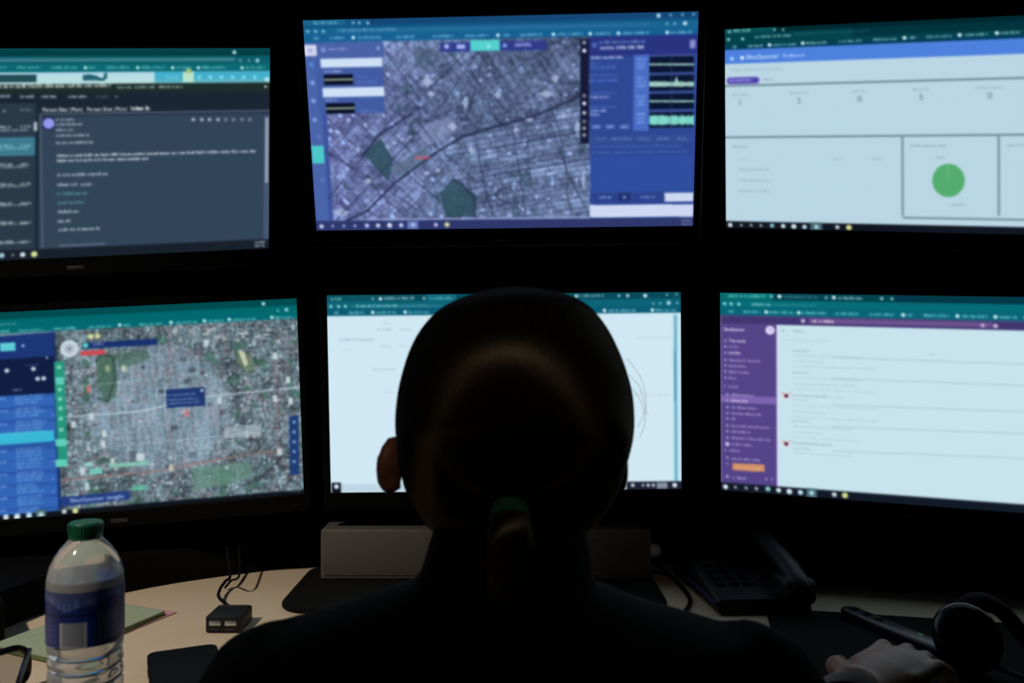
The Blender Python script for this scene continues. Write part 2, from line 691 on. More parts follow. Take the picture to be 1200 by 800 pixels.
def paint_TL():
    S = Screen(SCR['TL']['px'], (50, 68, 88))
    S.xm, S.ym = 160, 180
    S.rect(None, None, None, 70, (4, 62, 68))
    S.rect(None, None, None, 60, (6, 70, 78))
    S.rect(None, 66, None, 77, (14, 92, 104))
    S.rect(-150, 69, 275, 72.5, (66, 128, 140))
    S.rect(None, 75, None, 84.5, (12, 104, 114))
    for x0, x1 in ((-110, -90), (-60, -38), (-22, 8), (20, 50), (61, 92), (104, 113), (124, 153), (166, 194), (207, 224), (236, 265), (287, 311)):
        S.scrib(x0, x1, 79.5, 3.8, (120, 205, 210), .75)
    for x in (100, 161, 202, 232, 283):
        S.circ(x, 79.5, 1.9, (190, 240, 240))
    S.circ(274, 61.5, 2.2, (190, 230, 230))
    S.circ(301, 71, 2.4, (140, 200, 215))
    S.circ(281, 71, 1.4, (120, 190, 200)); S.circ(291, 71, 1.2, (120, 190, 200))
    S.rect(None, 84.5, None, 98, (184, 222, 226))
    S.rect(None, 84.5, None, 88, (176, 214, 232))
    S.rect(-60, 88, 43, 97, (34, 76, 84))
    S.poly([(97, 88), (104, 87), (112, 88.5), (118, 91.5), (121, 91), (122, 86), (125, 84.5), (125.5, 91), (122, 94.5), (97, 94.5)], (38, 96, 112))
    S.rect(181, 84.5, None, 97, (66, 174, 204))
    S.rect(181, 93, None, 97.5, (92, 178, 196))
    S.rect(214, 84, 227, 96.5, (186, 226, 204))
    S.rect(218, 81, 224, 86, (170, 190, 120))
    S.scrib(194, 210, 90.5, 4, (150, 225, 240), .6)
    for x in (233, 246, 259, 272, 285, 298):
        S.circ(x, 90.5, 2.2, (130, 232, 250), .8)
    S.circ(312, 93, 3, (190, 236, 240), .8)
    S.rect(None, 98, None, 109, (30, 46, 44))
    S.scrib(-150, 131, 103, 4.4, (225, 232, 226), .95)
    S.scrib(137, 155, 102.5, 3.6, (170, 205, 190), .8)
    S.scrib(158, 182, 102.3, 3.6, (170, 205, 190), .8)
    S.scrib(186, 214, 102, 3.6, (190, 215, 205), .85)
    S.circ(310.5, 101.5, 1.5, (200, 210, 210))
    S.rect(None, 108.5, None, 135, (27, 38, 52))
    for x0, x1, a in ((-100, -60, .8), (-40, 14, .8), (24, 41, .9), (48, 68, .75), (80, 103, .85), (113, 128, .3), (135, 140, .5)):
        S.scrib(x0, x1, 113.5, 3.8, (205, 215, 225), a)
    S.text(50, 128.6, 'Person Shot (Mtsv)', 4.8, (232, 238, 244), 1, True, x1=97)
    S.text(102, 128.0, 'Person Shot (Mtsv)', 4.8, (232, 238, 244), 1, True, x1=149)
    S.scrib(153, 177, 127.4, 5.4, (232, 238, 244), 1)
    # message list
    S.rect(None, 121, 43, None, (42, 58, 72))
    S.rect(None, 148, 42, 161, (44, 60, 78))
    S.rect(None, 160.5, 41, 182, (62, 122, 142))
    S.rect(42, 121, 46.5, None, (24, 44, 58))
    S.rect(40, 143, 43.5, 153.5, (190, 200, 205))
    S.scrib(24, 38, 129, 3, (170, 185, 195), .6); S.circ(5, 130, 1.6, (170, 185, 195), .6)
    for i, y in enumerate((149, 171, 193, 216, 238.5, 261, 283.5)):
        c = (205, 215, 222) if i != 1 else (150, 215, 225)
        S.scrib(-120, -10, y, 3.6, c, .7); S.scrib(-8, 16, y, 3.6, c, .8); S.scrib(24, 37, y - .5, 3.4, c, .75)
        S.scrib(-120, 34, y + 6, 3.4, c, .65)
    # open message
    S.line([(47, 134), (50, 300)], 2.2, (78, 90, 106))
    S.rect(47, 132.5, None, 135.5, (66, 80, 98))
    S.rect(308.5, 136, None, 286, (70, 86, 112))
    S.rect(310.5, 138, 313.5, 214, (160, 172, 184))
    S.rect(50, 137, 63, 152, (40, 46, 96))
    S.circ(57, 144.5, 6, (146, 154, 236))
    L = (190, 202, 216)
    for x0, x1, y, a in ((66, 90, 140.5, .75), (66, 99, 146, .85), (66, 88, 152.5, .8), (66, 105, 159, .85), (66, 111, 167.5, .95)):
        S.scrib(x0, x1, y, 3.6, L, a)
    S.scrib(67, 300, 182.5 , 3.8, (212, 222, 232), .95)
    S.scrib(67, 174, 188.3, 3.8, (212, 222, 232), .95)
    for x0, x1, y, c in ((67, 127, 205, L), (67, 92, 216.5, L), (95, 110, 216, L), (67, 103, 227, (86, 150, 160)), (68, 99, 237.5, (92, 158, 168)),
                         (68, 94, 248, L), (68, 85, 259, L), (69, 121, 269, L)):
        S.scrib(x0, x1, y, 4.0, c, .95)
    S.rect(69, 285.5, 123, 287, (130, 142, 156), .7)
    for i, x in enumerate((226, 236, 245, 255, 264, 273, 283, 292)):
        S.circ(x, 140, 2.1, (180, 194, 208), .85 if i < 4 else .5)
    # taskbar
    S.ym = 290
    u0, v0 = S.P(40, 291.5)
    S.uv(0, v0, S.W, S.H, (24, 32, 44))
    for x, y, r, c in ((-120, 302, 2.6, W1), (-100, 301, 2, W1), (-80, 301, 2.2, W1), (-60, 300, 2.2, W1), (-40, 300, 2.4, W1), (-15, 299, 2.6, W1), (2, 298.5, 3.0, (160, 200, 215)), (15, 298, 1.5, (120, 140, 150)), (26.5, 297.5, 2.8, W1), (40, 297, 3.4, (214, 226, 150))):
        S.circ(x, y, r, c)
    S.scrib(298, 312, 283.5, 3.4, (200, 206, 214), .9); S.scrib(298, 312, 287.5, 3.4, (200, 206, 214), .9)
    return S.final()


def paint_TC():
    S = Screen(SCR['TC']['px'], (60, 84, 156))
    S.xm, S.ym = 590, 150

    def sat(x, y):
        k = S.W / 880.0
        x, y = x / k, y / k
        A = street_grid(x, y, math.radians(-43), 42, 25, 7.5, 1)
        B = street_grid(x, y, math.radians(-9), 74, 12.5, 6.2, 2)
        C = street_grid(x, y, math.radians(58), 70, 17, 6.5, 3)
        road = lambda xx: np.interp(xx, [0, 150, 205, 290, 360, 440, 525, 640], [470, 430, 372, 306, 262, 234, 214, 160])
        below = y > road(x)
        right = x > 290 + .28 * (y - 250)
        sel = lambda i: np.where(below & right, B[i], np.where((~below) & (x > 250 + .1 * y), C[i], A[i]))
        roof, street, blk = sel(0), sel(1) > 0, sel(2)
        n = vnoise(x / 9, y / 9, 31)
        n2 = vnoise(x / 60, y / 60, 32)
        n3 = vnoise(x / 3.2, y / 3.2, 35)
        g = 116 + 30 * (roof - .5) + 30 * (n - .5) + 34 * (n2 - .5) + 30 * (blk - .5) + 40 * (n3 - .5)
        g = np.where((roof > .965), 172, g)
        g = np.where(street, 66 + 16 * n, g)
        dark = np.clip((x - 250) / 200, 0, 1) * np.clip((300 - y) / 200, 0, 1)
        g = g * (1 - .16 * dark)
        left = np.clip((330 - x) / 300, 0, 1)
        g = 112 + (g - 112) * 1.12
        col = np.stack([g * .89 + 8 * left, g * 1.02 + 3, g * 1.19 + 22 + 16 * left], -1)
        park = (vnoise(x / 26, y / 26, 77) > .84)[..., None]
        return np.where(park, col * .6 + np.array([30, 52, 62]) * .5, col)
    S.region(378, 44, 692, 256, sat)
    pk = (46, 78, 92)
    S.poly([(427, 180), (446, 161), (461, 187), (455, 212), (440, 196)], pk, .85)
    S.poly([(515, 226), (531, 208), (558, 228), (556, 253), (522, 254)], pk, .85)
    S.poly([(484, 52), (508, 60), (500, 84), (486, 78)], (64, 88, 108), .6)
    S.poly([(486, 150), (526, 136), (536, 152), (512, 166), (500, 170)], (128, 142, 182), .7)
    S.poly([(456, 196), (498, 172), (508, 184), (470, 208)], (86, 110, 130), .6)
    for x, y, w, h in ((583, 111, 9, 8), (454, 172, 6, 4), (462, 167, 6, 4), (471, 163, 6, 4), (481, 160, 5, 4), (500, 202, 10, 4), (513, 199, 7, 5), (552, 176, 9, 8), (432, 212, 12, 7), (420, 175, 6, 6), (428, 146, 5, 5), (397, 155, 7, 4), (450, 50, 14, 6), (500, 96, 12, 12), (530, 148, 12, 9), (545, 120, 8, 14), (620, 140, 10, 5), (640, 110, 18, 8), (660, 135, 8, 7), (676, 150, 7, 18), (683, 210, 5, 20), (400, 248, 22, 8), (650, 92, 9, 9), (604, 152, 8, 6), (505, 110, 10, 6)):
        S.poly([(x - w * .5, y), (x, y - h * .6), (x + w * .5, y), (x, y + h * .6)], (172, 188, 222), .8)
    rd = (38, 44, 76)
    S.line([(398, 262), (431, 246), (462, 214), (508, 180), (543, 159), (585, 147), (632, 133), (676, 114), (690, 108)], 2.6, rd, .9)
    S.line([(424, 182), (445, 157), (483, 133)], 2.4, rd, .85)
    for pl in (((452, 60), (490, 115), (492, 145), (512, 172), (560, 214)), ((380, 176), (430, 206), (490, 246)), ((385, 232), (452, 150)), ((400, 250), (470, 176), (520, 120), (560, 60)),
               ((540, 159), (552, 120), (567, 62)), ((556, 158), (570, 230), (580, 256)), ((600, 148), (616, 255)), ((640, 132), (664, 200), (690, 252)), ((566, 175), (690, 152)), ((576, 205), (690, 186)), ((490, 116), (530, 78), (556, 50)), ((585, 146), (556, 90), (512, 50))):
        S.line(pl, 1.5, rd, .6)
    S.line([(530, 210), (540, 214), (556, 232), (556, 254)], 1.8, rd, .8)
    S.rect(486, 183, 503, 186, (200, 92, 118), .85)
    # browser
    S.rect(None, None, None, 30, (18, 84, 128))
    S.rect(None, None, 405, 30, (26, 100, 142))
    S.rect(430, None, 818, 25, (20, 70, 118))
    S.rect(None, 29, None, 38, (26, 100, 146))
    S.rect(400, 31, 760, 35, (48, 112, 158), .6)
    S.rect(None, 37, None, 45.5, (22, 96, 146))
    S.scrib(368, 396, 27.5, 3.4, (150, 205, 230), .8); S.circ(414, 27, 1.5, (150, 205, 230)); S.circ(421, 27, 1.5, (150, 205, 230)); S.circ(431, 27, 1.7, (150, 205, 230))
    for x in (361, 370, 379):
        S.circ(x, 37, 1.7, (130, 200, 235))
    S.scrib(396, 466, 36, 3.2, (120, 190, 225), .75)
    for x0, x1 in ((368, 375), (387, 406), (420, 449), (464, 489), (507, 532), (545, 574), (590, 598), (609, 636), (653, 684), (697, 716), (729, 761), (785, 812)):
        S.scrib(x0, x1, 45.3 - (x0 - 368) * .0165, 3.5, (150, 215, 245), .75)
    for x in (414, 583, 648, 691, 724, 781):
        S.circ(x, 45 - (x - 368) * .0165, 2.0, (200, 240, 255))
    for x, y in ((771, 18.5), (802, 27.5)):
        S.circ(x, y, 2.3, (190, 225, 245))
    for x, y in ((785, 18), (799, 17.5), (812, 17), (781, 28), (790, 28)):
        S.circ(x, y, 1.3, (150, 200, 230))
    # left rail and panel
    S.poly([(355, 50), (372, 50), (386, 258), (371, 258)], (74, 100, 170))
    S.rect(372, 50, 449, 133, (66, 92, 164))
    S.rect(372, 50, 450, 68, (74, 98, 166))
    S.rect(357, 53, 371.5, 66, (212, 216, 240))
    S.circ(364, 59.5, 2.8, (150, 160, 215), .7)
    for i, (x, y) in enumerate(((365, 76), (366.5, 97), (367.5, 118), (369, 140), (378, 210), (374, 160))):
        S.circ(x, y, 2.6, (140, 165, 235) if i else (90, 140, 220), .9 if i < 4 else .25)
    S.poly([(365, 170.5), (379.5, 170.5), (380.5, 191), (366.5, 191)], (76, 200, 200))
    S.circ(379, 58.5, 3, (150, 165, 225), .7); S.scrib(385, 411, 58, 3.8, (160, 175, 230), .7); S.circ(443, 56.5, 2, (170, 185, 235), .7)
    S.rect(376, 68.5, 448, 79, (206, 224, 246))
    S.rect(378.5, 102.5, 450.5, 113.5, (206, 224, 246))
    S.scrib(380, 402, 84, 3.6, (190, 200, 235), .8); S.scrib(382, 398, 117.5, 3.6, (170, 185, 230), .7)
    for (x0, y0, x1, y1) in ((380, 87.5, 414, 99.5), (382.5, 121, 416, 133)):
        S.rect(x0, y0, x1, y1, (8, 12, 34))
        S.rect(x0, (y0 + y1) / 2 - 1.1, x1, (y0 + y1) / 2 + 1.1, (150, 170, 150))
        S.scrib(x1 + 6, x1 + 28, y1 - 3, 3.2, (110, 140, 215), .6)
    S.scrib(420, 432, 90, 3, (100, 130, 210), .5)
    # top map tools
    S.rect(516, 49, 640, 60, (44, 56, 140), .9)
    S.rect(551, 47, 585.5, 60, (84, 208, 206))
    S.circ(572, 54, 2.2, (150, 235, 235), .9)
    S.circ(523, 54.5, 2.8, (170, 180, 240)); S.rect(535, 52.5, 545, 57.5, (170, 180, 240)); S.circ(591, 53.5, 2.4, (130, 160, 230)); S.scrib(603, 626, 53, 5, (170, 185, 245), .9)
    # right tool strip
    S.rect(679.5, 46, 690, 168, (22, 26, 56))
    for y, c in ((50, 150), (59.5, 235), (112, 130), (121, 230), (132, 190), (142, 120), (150, 150), (158, 150)):
        S.circ(684, y, 2.2, (c, c, min(255, c + 15)))
    # right panel
    S.poly([(690, 43), (818, 40), (812.5, 254), (691, 256)], (46, 72, 148))
    S.poly([(690, 43), (818, 40), (817, 63), (690, 66)], (40, 52, 128))
    S.circ(696, 53, 3.2, (80, 110, 190), .8)
    S.scrib(702, 757, 50, 3.4, (140, 175, 230), .8); S.scrib(703, 755, 56.5, 4.6, (220, 228, 248), .95)
    S.rect(808, 47, 814.5, 57, (140, 140, 205))
    for x0, x1, y, c, a in ((692, 731, 68, (205, 215, 245), .9), (692, 702, 74.5, (100, 135, 215), .6), (692, 722, 79.5, (95, 130, 215), .8), (692, 725, 88.5, (95, 125, 210), .55), (692, 726, 95, (85, 120, 215), .9),
                            (692, 722, 109.5, (95, 125, 210), .6), (692, 715, 114, (190, 200, 240), .9), (692, 723, 125.5, (95, 125, 210), .6), (692, 711, 130, (190, 205, 245), .9), (692, 704, 134.5, (170, 190, 240), .9)):
        S.scrib(x0, x1, y, 3.4, c, a)
    for x in (698, 714, 731):
        S.rect(x - 5, 146, x + 6, 151, (78, 104, 178)); S.scrib(x - 3, x + 5, 148.5, 3, (160, 180, 235), .8)
    S.rect(742, 64.5, 760, 153, (74, 110, 196))
    for i in range(4):
        y = 71 + 21.6 * i
        for d in (0, 4.8, 9.4):
            S.scrib(746, 757, y + d - 1 + (0 if i < 3 else -1), 3.2, (150, 180, 250), .8)
        y0, y1 = 66.5 + 21.6 * i, 85 + 21.4 * i
        S.rect(760.5, y0, 812.5, y1, (10, 22, 50))
        S.rect(760.5, y0 - 2.2, 812.5, y0 - .6, (72, 88, 150))
        m = (y0 + y1) / 2 + (0, 1.5, 0, .5)[i]
        half = (1.1, 3.0, 1.1, 5.6)[i]
        for k in range(52):
            x = 760.5 + k
            h = half * random.uniform(.75, 1.15)
            S.rect(x, m - h, x + 1.1, m + h, (170, 214, 200) if i != 3 else (130, 222, 206))
        S.rect(786, y0, 786.8, y1, (70, 100, 150), .7)
    S.poly([(789.5, 97), (792, 88.5), (794.5, 97)], (150, 214, 200))
    S.rect(692, 158.5, 810, 167, (52, 78, 150))
    for x0, x1 in ((699, 709), (716, 740), (748, 762), (770, 785), (793, 806)):
        S.scrib(x0, x1, 162.5, 3.4, (120, 150, 220), .7)
    S.scrib(693, 800, 172, 3, (80, 112, 196), .8); S.scrib(693, 808, 179, 3, (84, 116, 200), .8)
    S.rect(691, 183, 810, 225, (48, 78, 160))
    S.rect(691, 225, 778, 236, (44, 66, 140)); S.rect(724, 226, 738, 235, (34, 48, 110))
    S.scrib(701, 716, 231, 3.4, (150, 185, 235), .8); S.circ(731, 230.5, 1.8, (120, 150, 220)); S.scrib(750, 768, 230.5, 3.4, (140, 175, 230), .8)
    S.poly([(778, 225.5), (812, 225), (811.5, 235), (778, 235.5)], (206, 216, 242))
    S.poly([(690.5, 239.5), (812, 238.5), (811.5, 253), (690.5, 254)], (206, 216, 242))
    S.line([(430, 256.5), (690, 254)], 2, (150, 160, 210), .9)
    # taskbar
    S.poly([(360, 258.5), (820, 254), (820, 275), (360, 275)], (46, 56, 108))
    for x, y, r, c in ((377, 264.5, 2.6, (190, 205, 245)), (390, 264, 1.7, (150, 165, 215)), (403, 264, 1.8, (150, 165, 215)), (416, 263.8, 1.8, (150, 165, 215)), (430, 263.6, 2.7, (170, 190, 240)), (443, 263.4, 2.5, (205, 215, 245)), (456.5, 263.2, 3.0, (210, 220, 248)), (470, 263, 2.6, (190, 205, 245)), (510.5, 262.6, 2.4, (190, 180, 225)), (523.5, 262.4, 3, (208, 210, 160))):
        S.circ(x, y, r, c)
    S.rect(477.5, 258.5, 490, 267.5, (104, 124, 190)); S.circ(484, 262.6, 2.4, (170, 190, 240))
    S.scrib(798, 811, 258, 3, (150, 160, 210), .8); S.scrib(798, 811, 262, 3, (150, 160, 210), .8)
    return S.final(1.05)


def paint_TR():
    B = (186, 214, 228)
    S = Screen(SCR['TR']['px'], B)
    S.xm, S.ym = 852, 150
    sl = -.051
    y = lambda y0, x: y0 + (x - 851) * -.052
    S.uv(0, 0, S.W, S.P(851, 41)[1], (0, 40, 48))
    S.rect(None, None, 909, 41, (8, 78, 84))
    S.uv(0, S.P(851, 40)[1], S.W, S.P(851, 58.5)[1], (4, 66, 76))
    S.uv(S.P(1000, 30)[0], S.P(851, 40)[1], S.W, S.P(851, 49.5)[1], (2, 52, 64))
    S.uv(0, S.P(851, 54)[1], S.W, S.P(851, 59.5)[1], (4, 62, 88))
    S.circ(855, 37.5, 1.8, (150, 200, 200)); S.scrib(860, 880, 36.8, 4.4, (150, 210, 210), .8); S.circ(908, 35, 1.6, (120, 180, 180)); S.circ(918, 35, 1.6, (120, 180, 180))
    for x in (854, 870.5):
        S.circ(x, y(46.8, x), 2, (130, 200, 205))
    S.scrib(885, 930, y(46.2, 900), 3.4, (170, 220, 220), .85); S.scrib(932, 1020, y(46, 960), 3, (60, 120, 130), .5)
    for x0, x1 in ((859, 865), (877, 896), (906, 935), (945, 972), (983, 1012), (1024, 1052), (1066, 1074), (1086, 1116), (1131, 1160), (1173, 1196), (1212, 1250), (1270, 1310)):
        S.scrib(x0, x1, y(56, x0), 3.6, (170, 222, 226), .8)
    for x in (902, 941, 1060, 1124.5, 1168, 1205):
        S.circ(x, y(55.5, x), 2.2, (205, 240, 245))
    S.uv(0, S.P(851, 59)[1], S.W, S.P(851, 75.5)[1], (78, 128, 222))
    S.circ(858, 69, 2.6, (150, 200, 250)); S.circ(870, 68, 2.6, (205, 228, 255))
    S.text(875, 67.0, 'ShotSpotter', 5.8, (214, 232, 255), 1, True, x1=914)
    S.text(918, 65.3, 'Dashboard', 4.4, (190, 218, 252), .95, True, x1=943)
    S.scrib(858, 917, 82.5, 3.2, (140, 160, 172), .55)
    p = [S.P(852, 95.0), S.P(889, 95.0)]
    S.uvline([(p[0][0] + 8, p[0][1]), (p[1][0] - 6, p[0][1])], 17, (94, 82, 182))
    S.text(856, 95, 'Summary', 3.2, (190, 190, 240), .0)
    S.scrib(855, 880, 94.6, 3.2, (180, 180, 236), .8); S.circ(885, 94, 1.8, (60, 50, 140))
    S.scrib(895, 908, 93.5, 3.6, (130, 148, 160), .8)
    ln = (112, 138, 150)
    v = S.P(851, 101)[1]
    S.uv(0, v - 2.2, S.W, v + 2.6, ln)
    for x, yy, s, w in ((868, 121, '1', 20), (937, 119, '2', 22), (1008, 117, '0', 20), (1080, 115, '5', 20), (1160, 113, '0', 32)):
        S.scrib(x - w / 2, x + w / 2, yy - 9.5, 2.8, (128, 148, 162), .65)
        S.text(x - 3, yy - 1, s, 7.4, (104, 126, 142), .95)
    v2 = S.P(851, 161)[1]
    S.uv(0, v2 - 2.2, S.W, v2 + 2.6, ln)
    for x in (1058, 1170.5):
        u = S.P(x, 205)[0]
        S.uv(u - 2.2, v2, u + 2.2, S.P(x, 252.5)[1], ln)
    u = S.P(1058, 205)[0]
    vb = S.P(1058, 254.5)[1]
    S.uv(u, vb - 2, S.W, vb + 2.4, ln)
    g = (132, 152, 166)
    S.scrib(859, 876, 172, 3, g, .8); S.scrib(866, 878, 186, 2.6, g, .35); S.scrib(976, 990, 186, 2.8, g, .5); S.scrib(1022, 1036, 186, 2.8, g, .5)
    for yy in (198.5, 211, 223.5):
        S.scrib(866, 903, yy, 2.8, g, .65)
    S.scrib(1066, 1110, 171, 3, g, .75); S.scrib(1097, 1108, 184.5, 3, g, .75); S.scrib(1115, 1132, 239.5, 3, g, .75); S.scrib(1179, 1230, 170.5, 3, g, .7)
    S.poly([(1111.5 + 19 * math.cos(PI * i / 40), 211 + 19.4 * math.sin(PI * i / 40)) for i in range(80)], (84, 172, 112))
    S.line([(1111, 211), (1111, 192)], .9, (130, 196, 150), .7)
    # taskbar
    vt = S.P(851, 258.5)[1]
    S.uv(0, vt, S.W, S.H, (16, 22, 34))
    for x, yy, r, c in ((856, 262.8, 2.7, W1), (869, 263, 1.7, (150, 160, 165)), (880.5, 263, 1.8, (150, 160, 165)), (892, 263.3, 1.8, (150, 160, 165)), (905, 263.5, 2.6, (140, 190, 200)), (918, 264, 2.6, W1), (930.5, 264.5, 3.0, W1), (943, 265, 2.6, (190, 225, 240)), (981.5, 265.3, 2.4, (200, 210, 215)), (995, 265.8, 3.2, (214, 220, 140))):
        S.circ(x, yy, r, c)
    S.rect(950, 260, 964, 270, (70, 100, 110)); S.circ(957, 265, 2.5, (170, 210, 220))
    return S.final()


def paint_BL():
    S = Screen(SCR['BL']['px'], (120, 140, 152))
    S.xm, S.ym = 180, 470

    def sat(x, y):
        k = S.W / 880.0
        x, y = x / k, y / k
        A = street_grid(x, y, math.radians(-1.0), 17, 14, 5.2, 21)
        roof, street, blk = A
        n = vnoise(x / 6, y / 6, 41)
        n2 = vnoise(x / 45, y / 45, 42)
        d = np.hypot((x - 545) / 170, (y - 262) / 165)
        zone = np.clip((1.05 - d) * 5, 0, 1)
        n3 = vnoise(x / 2.6, y / 2.6, 47)
        rough = 116 + 44 * (roof - .5) + 50 * (n - .5) + 50 * (n2 - .5) + 60 * (n3 - .5) - 20 * np.clip((330 - x) / 200, 0, 1)
        rough = np.where(roof > .95, 190, rough)
        rough = np.where(street, np.where(blk > .5, rough * .62, rough * .6 + 78), rough)
        flat = 150 + 26 * (roof - .5) + 30 * (n2 - .5) + 26 * (n - .5) + 44 * (n3 - .5)
        flat = np.where(street, np.where(cellrand(np.floor(x / 9), np.floor(y / 60), 3) > .45, 176, 112), flat)
        flat = np.where(blk > .965, flat - 40, flat)
        g = rough * (1 - zone) + flat * zone
        tint = vnoise(x / 14, y / 14, 43)
        col = np.stack([g * .84 + 10 * (tint > .66), g * .99, g * (1.05 + .03 * zone) + 2], -1)
        gm = ((vnoise(x / 22, y / 22, 44) > .80) & (zone < .3))[..., None]
        return np.where(gm, col * .5 + np.array([40, 80, 62]) * .6, col)
    S.region(62, 374, 357, 600, sat)
    gr = (66, 104, 84)
    S.poly([(112, 418), (134, 414), (138, 440), (136, 464), (124, 472), (114, 452)], gr, .75)
    S.poly([(136, 414), (172, 410), (176, 420), (150, 430), (138, 430)], gr, .6)
    S.line([(112, 424), (118, 415), (132, 418), (134, 445), (126, 470), (114, 466)], 2, (48, 70, 64), .9)
    S.poly([(276, 412), (294, 414), (300, 434), (288, 436), (276, 424)], (98, 120, 92), .7)
    S.poly([(225, 547), (292, 540), (296, 558), (270, 566), (226, 574)], (96, 138, 122), .7)
    S.poly([(278, 410), (286, 412), (290, 426), (286, 430)], (204, 208, 180), .9)
    lt = (190, 212, 222)
    S.line([(66, 489), (160, 482), (250, 463), (356, 453)], 1.9, lt, .75)
    S.line([(64, 563), (180, 552), (300, 530), (330, 527)], 1.6, (176, 120, 112), .75)
    S.line([(150, 556), (220, 542), (300, 530)], 1.4, (90, 96, 100), .6)
    S.line([(198, 383), (200, 420), (196, 470), (206, 575)], 1.4, (150, 120, 126), .6)
    S.line([(320, 414), (322, 450), (326, 530)], 1.8, (140, 108, 122), .7)
    S.line([(300, 562), (318, 548), (330, 534)], 3, (58, 66, 76), .9)
    S.line([(284, 568), (312, 556)], 3, (62, 70, 80), .8)
    S.line([(66, 530), (356, 500)], 1.2, lt, .4)
    S.line([(66, 455), (356, 425)], 1.2, lt, .35)
    for xx in (230, 250, 272):
        S.line([(xx, 385), (xx + 6, 575)], 1.1, lt, .3)
    for x, y, c in ((126, 432, 0), (145, 432, 1), (107, 488, 2), (86, 497, 2), (97, 552, 2), (102, 570, 2), (122, 508, 2), (121, 520, 2), (132, 540, 3), (162, 535, 2), (166, 535, 2), (104, 456, 4), (241, 402, 2), (322, 417, 2), (322, 467, 2), (327, 529, 2), (257, 469, 2), (337, 445, 2), (200, 548, 1), (340, 470, 2), (218, 484, 4)):
        S.rect(x - 2.6, y - 4, x + 2.6, y + 4, [(150, 170, 130), (200, 208, 186), (208, 222, 226), (190, 216, 206), (206, 118, 120)][c], .85)
    for i in range(38):
        x, y = random.uniform(200, 345), random.uniform(384, 400)
        S.rect(x, y, x + random.uniform(2, 7), y + 2, (206, 214, 212), random.uniform(.4, .9))
    for i in range(60):
        x, y = random.uniform(80, 350), random.uniform(395, 575)
        S.rect(x, y, x + random.uniform(2, 6), y + random.uniform(2, 4), (58, 62, 74) if i % 2 else (200, 214, 222), random.uniform(.35, .8))
    S.rect(262, 498, 306, 512, (186, 200, 208), .5)
    S.rect(128, 541, 175, 546, (136, 206, 184), .8); S.rect(105, 548, 120, 555, (120, 210, 190), .85); S.rect(98, 541, 108, 546, (150, 214, 200), .85); S.rect(155, 568, 172, 574, (96, 190, 160), .8)
    # browser
    S.uv(0, 0, S.W, S.P(180, 369)[1], (0, 76, 80))
    S.uv(0, S.P(180, 366)[1], S.W, S.P(180, 377)[1], (2, 104, 110))
    S.uv(0, S.P(180, 375.5)[1], S.W, S.P(180, 382)[1], (4, 104, 114))
    f = lambda x: 378.8 - (x - 180) * .050
    for x0, x1 in ((-90, -60), (-40, -10), (0, 12), (22, 52), (63, 91), (104, 132), (145, 154), (163, 192), (206, 232), (243, 262), (272, 302), (322, 346)):
        S.scrib(x0, x1, f(x0) + 1, 3.6, (130, 214, 214), .8)
    for x in (140, 200, 239, 268, 318):
        S.circ(x, f(x), 2, (190, 240, 240))
    S.scrib(-20, 20, 381.5, 3, (140, 205, 205), .6)
    S.circ(308, 356, 2.1, (190, 230, 230)); S.circ(335, 363, 2.4, (130, 196, 214)); S.circ(325, 364, 1.3, (130, 200, 205))
    # left panel
    S.poly([(-110, 403), (62, 389), (70, 600), (-110, 640)], (42, 86, 164))
    S.poly([(-110, 403), (62, 389), (63, 417), (-110, 428)], (28, 54, 118))
    S.poly([(-110, 428), (63, 417), (65, 460), (-110, 470)], (16, 30, 66))
    S.poly([(0, 402), (18, 401), (18, 411), (0, 411.5)], (92, 204, 214))
    S.circ(27, 405, 1.8, (130, 170, 220)); S.circ(55, 419, 1.4, (150, 170, 200))
    for x, y in ((8, 434), (39, 432), (44, 443.5), (51, 443)):
        S.circ(x, y, 2.5, (196, 210, 224))
    S.scrib(30, 48, 428, 2.6, (90, 120, 170), .6); S.scrib(15, 27, 457, 2.8, (170, 190, 215), .8)
    ys = (470, 485, 500, 532, 545, 560, 574, 588, 602)
    for i, y in enumerate(ys):
        S.poly([(-110, y - 5 + 6), (63 + i * .6, y - 7), (63 + i * .6, y + 4), (-110, y + 14)], (54, 106, 188), .75)
        for d in (-4, 0, 4):
            S.scrib(18 + i * .4, random.uniform(44, 55), y + d - 1.5, 3.2, (126, 178, 232), .72)
        S.scrib(-60, 10, y + 1, 3.4, (130, 180, 232), .8)
    S.poly([(-110, 515), (63, 503.5), (64, 516), (-110, 529)], (58, 184, 214))
    S.scrib(-50, 54, 511.5, 3.2, (110, 216, 234), .6)
    S.poly([(62, 389), (64.5, 389), (72, 596), (68.5, 596)], (22, 44, 96))
    for y in (486, 540, 560, 575):
        S.circ(62, y, 1.3, (110, 140, 210), .8)
    # map tools
    S.poly([(63, 424), (75, 423), (79, 545), (68, 546)], (38, 150, 124))
    for y in (446, 518, 542):
        S.poly([(64.5, y - 4), (74 + (y - 440) * .04, y - 4.5), (75 + (y - 440) * .04, y + 4), (65.5, y + 4.5)], (96, 206, 186))
    for y in (430, 456, 467, 478, 490, 503):
        S.circ(69 + (y - 430) * .035, y, 2.4, (150, 224, 200), .8)
    S.circ(81, 408.5, 10, (200, 212, 222)); S.circ(81, 408.5, 6, (176, 190, 204)); S.circ(81, 408.5, 2, (120, 130, 150))
    S.poly([(96, 401.5), (184, 396.5), (184, 404), (96, 409)], (26, 50, 110)); S.scrib(109, 123, 403.5, 3.6, (170, 190, 225), .9); S.circ(100, 404.5, 3, (90, 206, 196))
    S.poly([(94, 411.5), (123, 409.5), (123, 415), (94, 416.5)], (206, 76, 86))
    S.circ(106, 394, 3, (206, 214, 150)); S.circ(114, 393.5, 3, (206, 214, 150))
